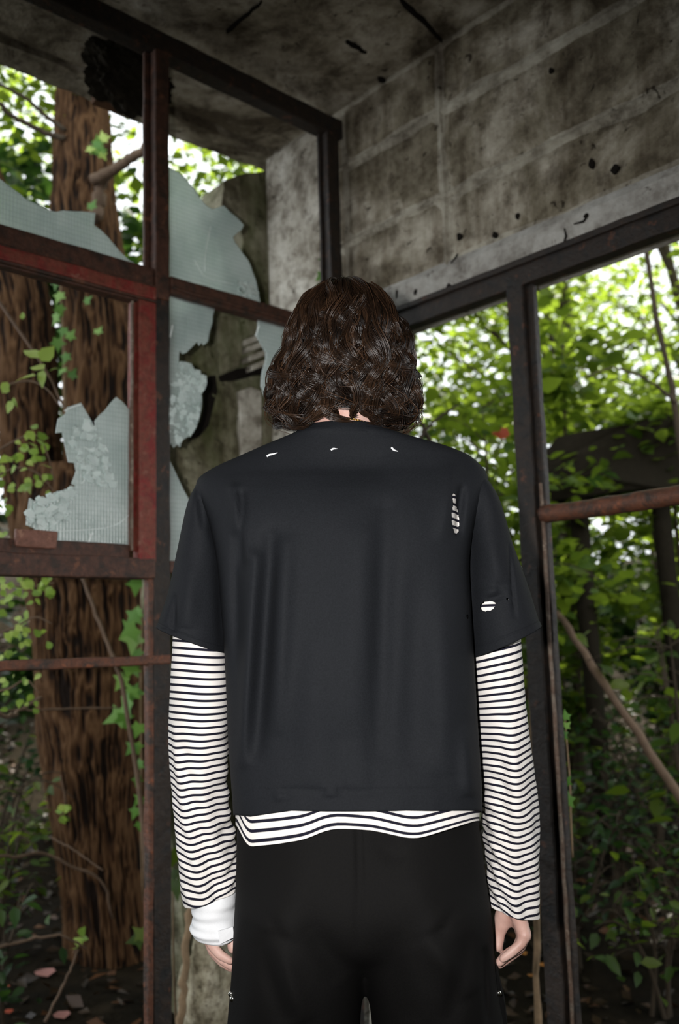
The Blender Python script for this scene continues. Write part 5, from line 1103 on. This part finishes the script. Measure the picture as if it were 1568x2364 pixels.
leafy([(1322, 1980, 2.4), (1318, 1880, 2.4), (1316, 1800, 2.4), (1308, 1700, 2.4), (1304, 1640, 2.4)], .003, MT['stick'], [(1276, 1836, 2.36, 40, 190), (1302, 1852, 2.36, 42, 230), (1262, 1850, 2.36, 34, 250), (1288, 1815, 2.36, 34, 140), (1280, 1908, 2.36, 40, 215), (1264, 1925, 2.37, 28, 230), (1312, 1800, 2.36, 26, 60), (1306, 1648, 2.38, 24, 100), (1312, 1672, 2.38, 20, 40), (1306, 1700, 2.38, 22, 300)],
      'ivy leaves clinging to the dark upright post at hip height', 'ivy', 'ivy', MT['ivy'], 'ivy_vine', face=1.2)
leafy([(760, 690, 2.95), (757, 640, 2.95), (756, 590, 2.95), (754, 545, 2.95)], .003, MT['stick'], [(752, 556, 2.92, 22, 250), (744, 596, 2.92, 26, 200), (750, 615, 2.92, 28, 240), (738, 640, 2.92, 30, 220), (750, 645, 2.92, 30, 270), (742, 665, 2.92, 26, 250)], 'small ivy sprig beside the black corner post', 'ivy', 'ivy', MT['ivy'], 'ivy_vine', face=1.2)
leafy([(410, 2420, 2.9), (402, 2250, 2.9), (400, 2100, 2.9), (398, 1960, 2.9)], .004, MT['stick'], [(402, 1985, 2.86, 40, 250), (408, 2060, 2.86, 46, 280), (396, 2020, 2.86, 30, 200), (310, 2170, 3.0, 44, 200), (318, 2150, 3.0, 36, 150)], 'dark ivy between the mullion and the striped left sleeve', 'ivy', 'ivy', MT['leaf'], 'ivy_vine', face=1.2)
# yellowed sprigs high on the trunk
leafy([(205, 330, 3.55), (222, 345, 3.55), (246, 322, 3.55)], .003, MT['twig'], [(208, 344, 3.5, 26, 180, 1), (228, 338, 3.5, 26, 60, 1), (246, 318, 3.5, 26, 30, 1), (240, 362, 3.5, 24, 300, .8), (235, 310, 3.5, 26, 100, 1), (202, 346, 3.5, 20, 200, 1)], 'yellowing sprig on the upper trunk', 'sprig', 'ivy', MT['leaf_bright'], 'leafy_twig', face=1.2)

# ---- fallen leaves: the countable bright ones, then litter
FL = [(110, 2255, 60, 'pinkleaf', 'pink fallen leaf at the bottom left'), (22, 2340, 46, 'redleaf', 'red fallen leaf in the bottom left corner'), (148, 2352, 50, 'pinkleaf', 'pinkish fallen leaf at the very bottom, left of the mullion'), (268, 2230, 24, 'redleaf', 'tiny red fallen leaf at the foot of the trunk'), (12, 2285, 36, 'redleaf', 'dull red fallen leaf at the left edge'),
      (1215, 2205, 34, 'orangeleaf', 'orange leaf right of the right hand'), (1262, 2232, 26, 'orangeleaf', 'small orange leaf beside the upright post'), (1232, 2255, 34, 'orangeleaf', 'brown-orange leaf below the right hand')]
for x, y, s, mt, lab in FL:
    d = ray(x, y); t = 2.2
    while t < 12:
        P_ = CAM+d*t
        if P_[2] < ground(P_[0], P_[1])+.012: break
        t += .01
    if y < 2260 and x > 1000: P_ = CAM+d*2.9
    Y = P_[1]; ee = leaf_mesh('fallen_leaf', np.array([P_]), s*Y/FPX, 'broad', MT[mt], np.random.default_rng(int(x)), frames=(np.array([[.8, .5, 0]]), np.array([[-.5, .8, .1]]), np.array([[0, -.35, .93]])), tint=np.array([.6])); o = link('fallen_leaf', ee); tag(o, lab, 'leaf', 'bright fallen leaves')
nl = 9000; x = rng.uniform(-4, 4.5, nl); y = rng.uniform(2.4, 8, nl); p = np.stack([x, y, np.array([ground(a, b) for a, b in zip(x, y)])+.012], 1); keep = ~((((p-CC)@dL < .25) & ((p-CC)@dR < .1)) | ((p[:, 0] > -.6) & (p[:, 0] < .35) & (p[:, 1] < 3.5))); p = p[keep]
me = leaf_mesh('leaf_litter', p, .06, 'kite', MT['litter'], rng, .35, .0); o = link('leaf_litter', me); tag(o, 'brown fallen leaves covering the woodland ground', 'leaf litter', kind='stuff')
# red leaf caught in the green on the right
leafy([(1140, 1060, 3.9), (1155, 1030, 3.9), (1160, 1000, 3.9)], .003, MT['stem'], [(1155, 1000, 3.85, 44, 170, .5)], 'single red leaf hanging among the green right of the shoulder', 'leaf', 'broad', MT['redleaf'], 'red_leaf_sprig')
